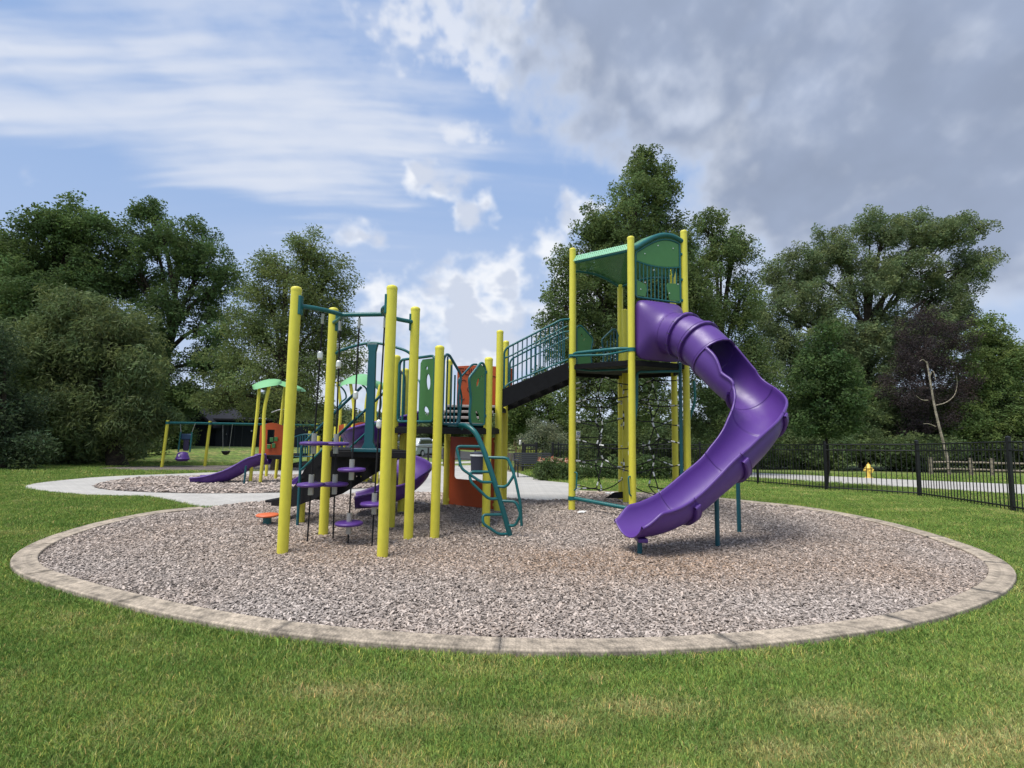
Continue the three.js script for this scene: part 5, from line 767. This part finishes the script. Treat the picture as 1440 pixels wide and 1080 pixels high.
{ // navy building
  const d = 40, wall = std(lin(0.018, 0.022, 0.036), 0.8), roofM = std(lin(0.022, 0.022, 0.030), 0.85), trim = std(lin(0.04, 0.045, 0.06), 0.7);
  const a = at(282, 628, d), b = at(392, 629, d), top = at(330, 592, d).y, g0 = land(a.x, d), g = thing('park_building', 'dark navy building with a gabled wing behind the swings', 'building');
  part('wall', box(b.x - a.x, top - g0 + 0.4, 6, (a.x + b.x) / 2, (top + g0 - 0.4) / 2, a.z - 3, 0.02), wall, g);
  for (let i = 0; i < 11; i++) part('board', box(b.x - a.x, 0.16, 0.03, (a.x + b.x) / 2, g0 + 0.15 + i * 0.19, a.z + 0.012, 0.006), wall, g);
  part('roof', box(b.x - a.x + 0.8, 0.18, 7, (a.x + b.x) / 2, top + 0.1, a.z - 3, 0.03), roofM, g);
  const wx0 = at(256, 600, d).x, wx1 = at(303, 600, d).x, ap = at(285, 574.5, d), ew = at(256, 597, d).y, w = wx1 - wx0;
  part('gable_wall', plate(outline([[0.3, g0 - 0.3], [0.3, ew], [ap.x - wx0, ap.y - 0.2], [w - 0.1, ew + 0.2], [w - 0.1, g0 - 0.3]]), 0.3).translate(wx0, 0, a.z + 0.8), wall, g);
  part('gable_roof', plate(outline([[-0.2, ew - 0.2], [ap.x - wx0, ap.y], [w + 0.6, ew - 0.25], [w + 0.6, ew - 0.02], [ap.x - wx0, ap.y + 0.25], [-0.2, ew + 0.05]]), 6).translate(wx0, 0, a.z - 1.7), roofM, g);
  const dr = part('door', box(0.95, 1.85, 0.05, at(312, 620, d).x, g0 + 0.95, a.z + 0.05, 0.01), trim, g); part('handle', box(0.04, 0.14, 0.05, at(312, 620, d).x + 0.36, g0 + 0.95, a.z + 0.1, 0.01), M.steel, dr);
  const wn = part('window', box(0.62, 0.2, 0.05, at(351, 590.5, d).x, at(351, 590.5, d).y, a.z + 0.06, 0.01), std(lin(0.55, 0.58, 0.62), 0.2), g); part('window_frame', box(0.7, 0.03, 0.06, at(351, 590.5, d).x, at(351, 588, d).y + 0.02, a.z + 0.06, 0.006), trim, wn);
  const lp = at(353, 606, d - 0.2); part('wall_lantern', new THREE.SphereGeometry(0.07, 14, 10).translate(lp.x, lp.y, a.z + 0.12), M.white, g);
  for (const x of [330, 341, 372]) part('batten', box(0.06, top - g0, 0.05, at(x, 610, d).x, (top + g0) / 2, a.z + 0.03, 0.006), trim, g);
  // timber deck rail beside it
  const r = thing('deck_railing', 'weathered timber deck railing left of the navy building', 'railing'), wm = std(lin(0.30, 0.30, 0.29), 0.9, { map: barkTex }), x0 = at(214, 629, d - 2), x1 = at(256, 629, d - 2), gy = land(x0.x, d - 2);
  for (let i = 0; i <= 14; i++) part('baluster', box(0.05, 0.75, 0.05, mix(x0.x, x1.x, i / 14), gy + 0.5, x0.z, 0.006), wm, r);
  for (const h of [0.12, 0.9]) part('rail', box(x1.x - x0.x + 0.1, 0.09, 0.12, (x0.x + x1.x) / 2, gy + h, x0.z, 0.01), wm, r); part('deck_board', box(x1.x - x0.x + 0.2, 0.2, 1.2, (x0.x + x1.x) / 2, gy - 0.02, x0.z - 0.6, 0.01), wm, r);
}
// parked cars far behind
function car(px, py, turn, col, label) {
  const b = G(px, py), g = thing('parked_car', label, 'car', b, 'cars parked in the far car park'); g.rotation.y = turn;
  const p = paint(col, 0.3, { clearcoat: 0.8, clearcoatRoughness: 0.1 }), glass = std(lin(0.03, 0.035, 0.04), 0.08), dark = std(lin(0.02, 0.02, 0.02), 0.8);
  part('body', plate(outline([[-2.2, 0.32], [-2.25, 0.7], [-2.15, 0.95], [-1.2, 1.06], [1.9, 1.08], [2.2, 0.98], [2.28, 0.6], [2.2, 0.32]]), 1.75, 0.08), p, g);
  part('cabin', plate(outline([[-1.25, 1.02], [-0.55, 1.52], [-0.3, 1.6], [1.5, 1.6], [2.0, 1.05]]), 1.5, 0.08), p, g);
  part('side_window', plate(outline([[-0.95, 1.1], [-0.45, 1.48], [1.4, 1.5], [1.75, 1.1]]), 1.54, 0.02), glass, g); part('windscreen', box(0.06, 0.62, 1.25, -0.92, 1.28, 0, 0.02).rotateZ(0), glass, g);
  for (const x of [-1.35, 1.4]) for (const z of [-0.82, 0.82]) { const w = part('wheel', new THREE.CylinderGeometry(0.34, 0.34, 0.22, 22).rotateX(Math.PI / 2).translate(x, 0.33, z), dark, g); part('rim', new THREE.CylinderGeometry(0.2, 0.2, 0.235, 14).rotateX(Math.PI / 2).translate(x, 0.33, z), M.steel, w); }
  for (const z of [-0.6, 0.6]) part('headlight', box(0.08, 0.14, 0.3, -2.22, 0.8, z, 0.03), M.ferrule, g); part('bumper', box(0.1, 0.18, 1.6, -2.27, 0.45, 0, 0.04), dark, g);
}
car(592, 641.5, -1.9, lin(0.42, 0.46, 0.50), 'silver grey car parked behind the lawn, seen between the yellow posts');
car(606, 639, -1.5, lin(0.75, 0.75, 0.74), 'white car parked beside the silver grey one');
car(552, 640.5, -1.7, lin(0.03, 0.03, 0.035), 'black car parked left of the silver grey one');
car(772, 648, 0.15, lin(0.02, 0.022, 0.025), 'black car parked behind the bench fence');
// scraps of paper lying on the chips
for (const [px, py, l] of [[818, 720, 'crumpled white paper scrap in front of the tower foot rail'], [858, 693.5, 'flat white paper scrap under the climbing net'], [812, 688, 'white paper scrap at the concrete edge behind the tower post']]) {
  const b = G(px, py, 0.05), s = new THREE.PlaneGeometry(0.22, 0.12, 6, 4).rotateX(-Math.PI / 2), p = s.attributes.position; for (let i = 0; i < p.count; i++) p.setY(i, 0.045 * Math.abs(fbm(p.getX(i) * 14 + px, p.getZ(i) * 14, 2, 2)) * 2); s.computeVertexNormals();
  const m = part(numbered('paper_scrap'), s, std(lin(0.8, 0.8, 0.79), 0.9, { side: THREE.DoubleSide }), scene); m.position.copy(b); m.rotation.y = px; tag(m, l, 'litter');
}
renderer.render(scene, camera);
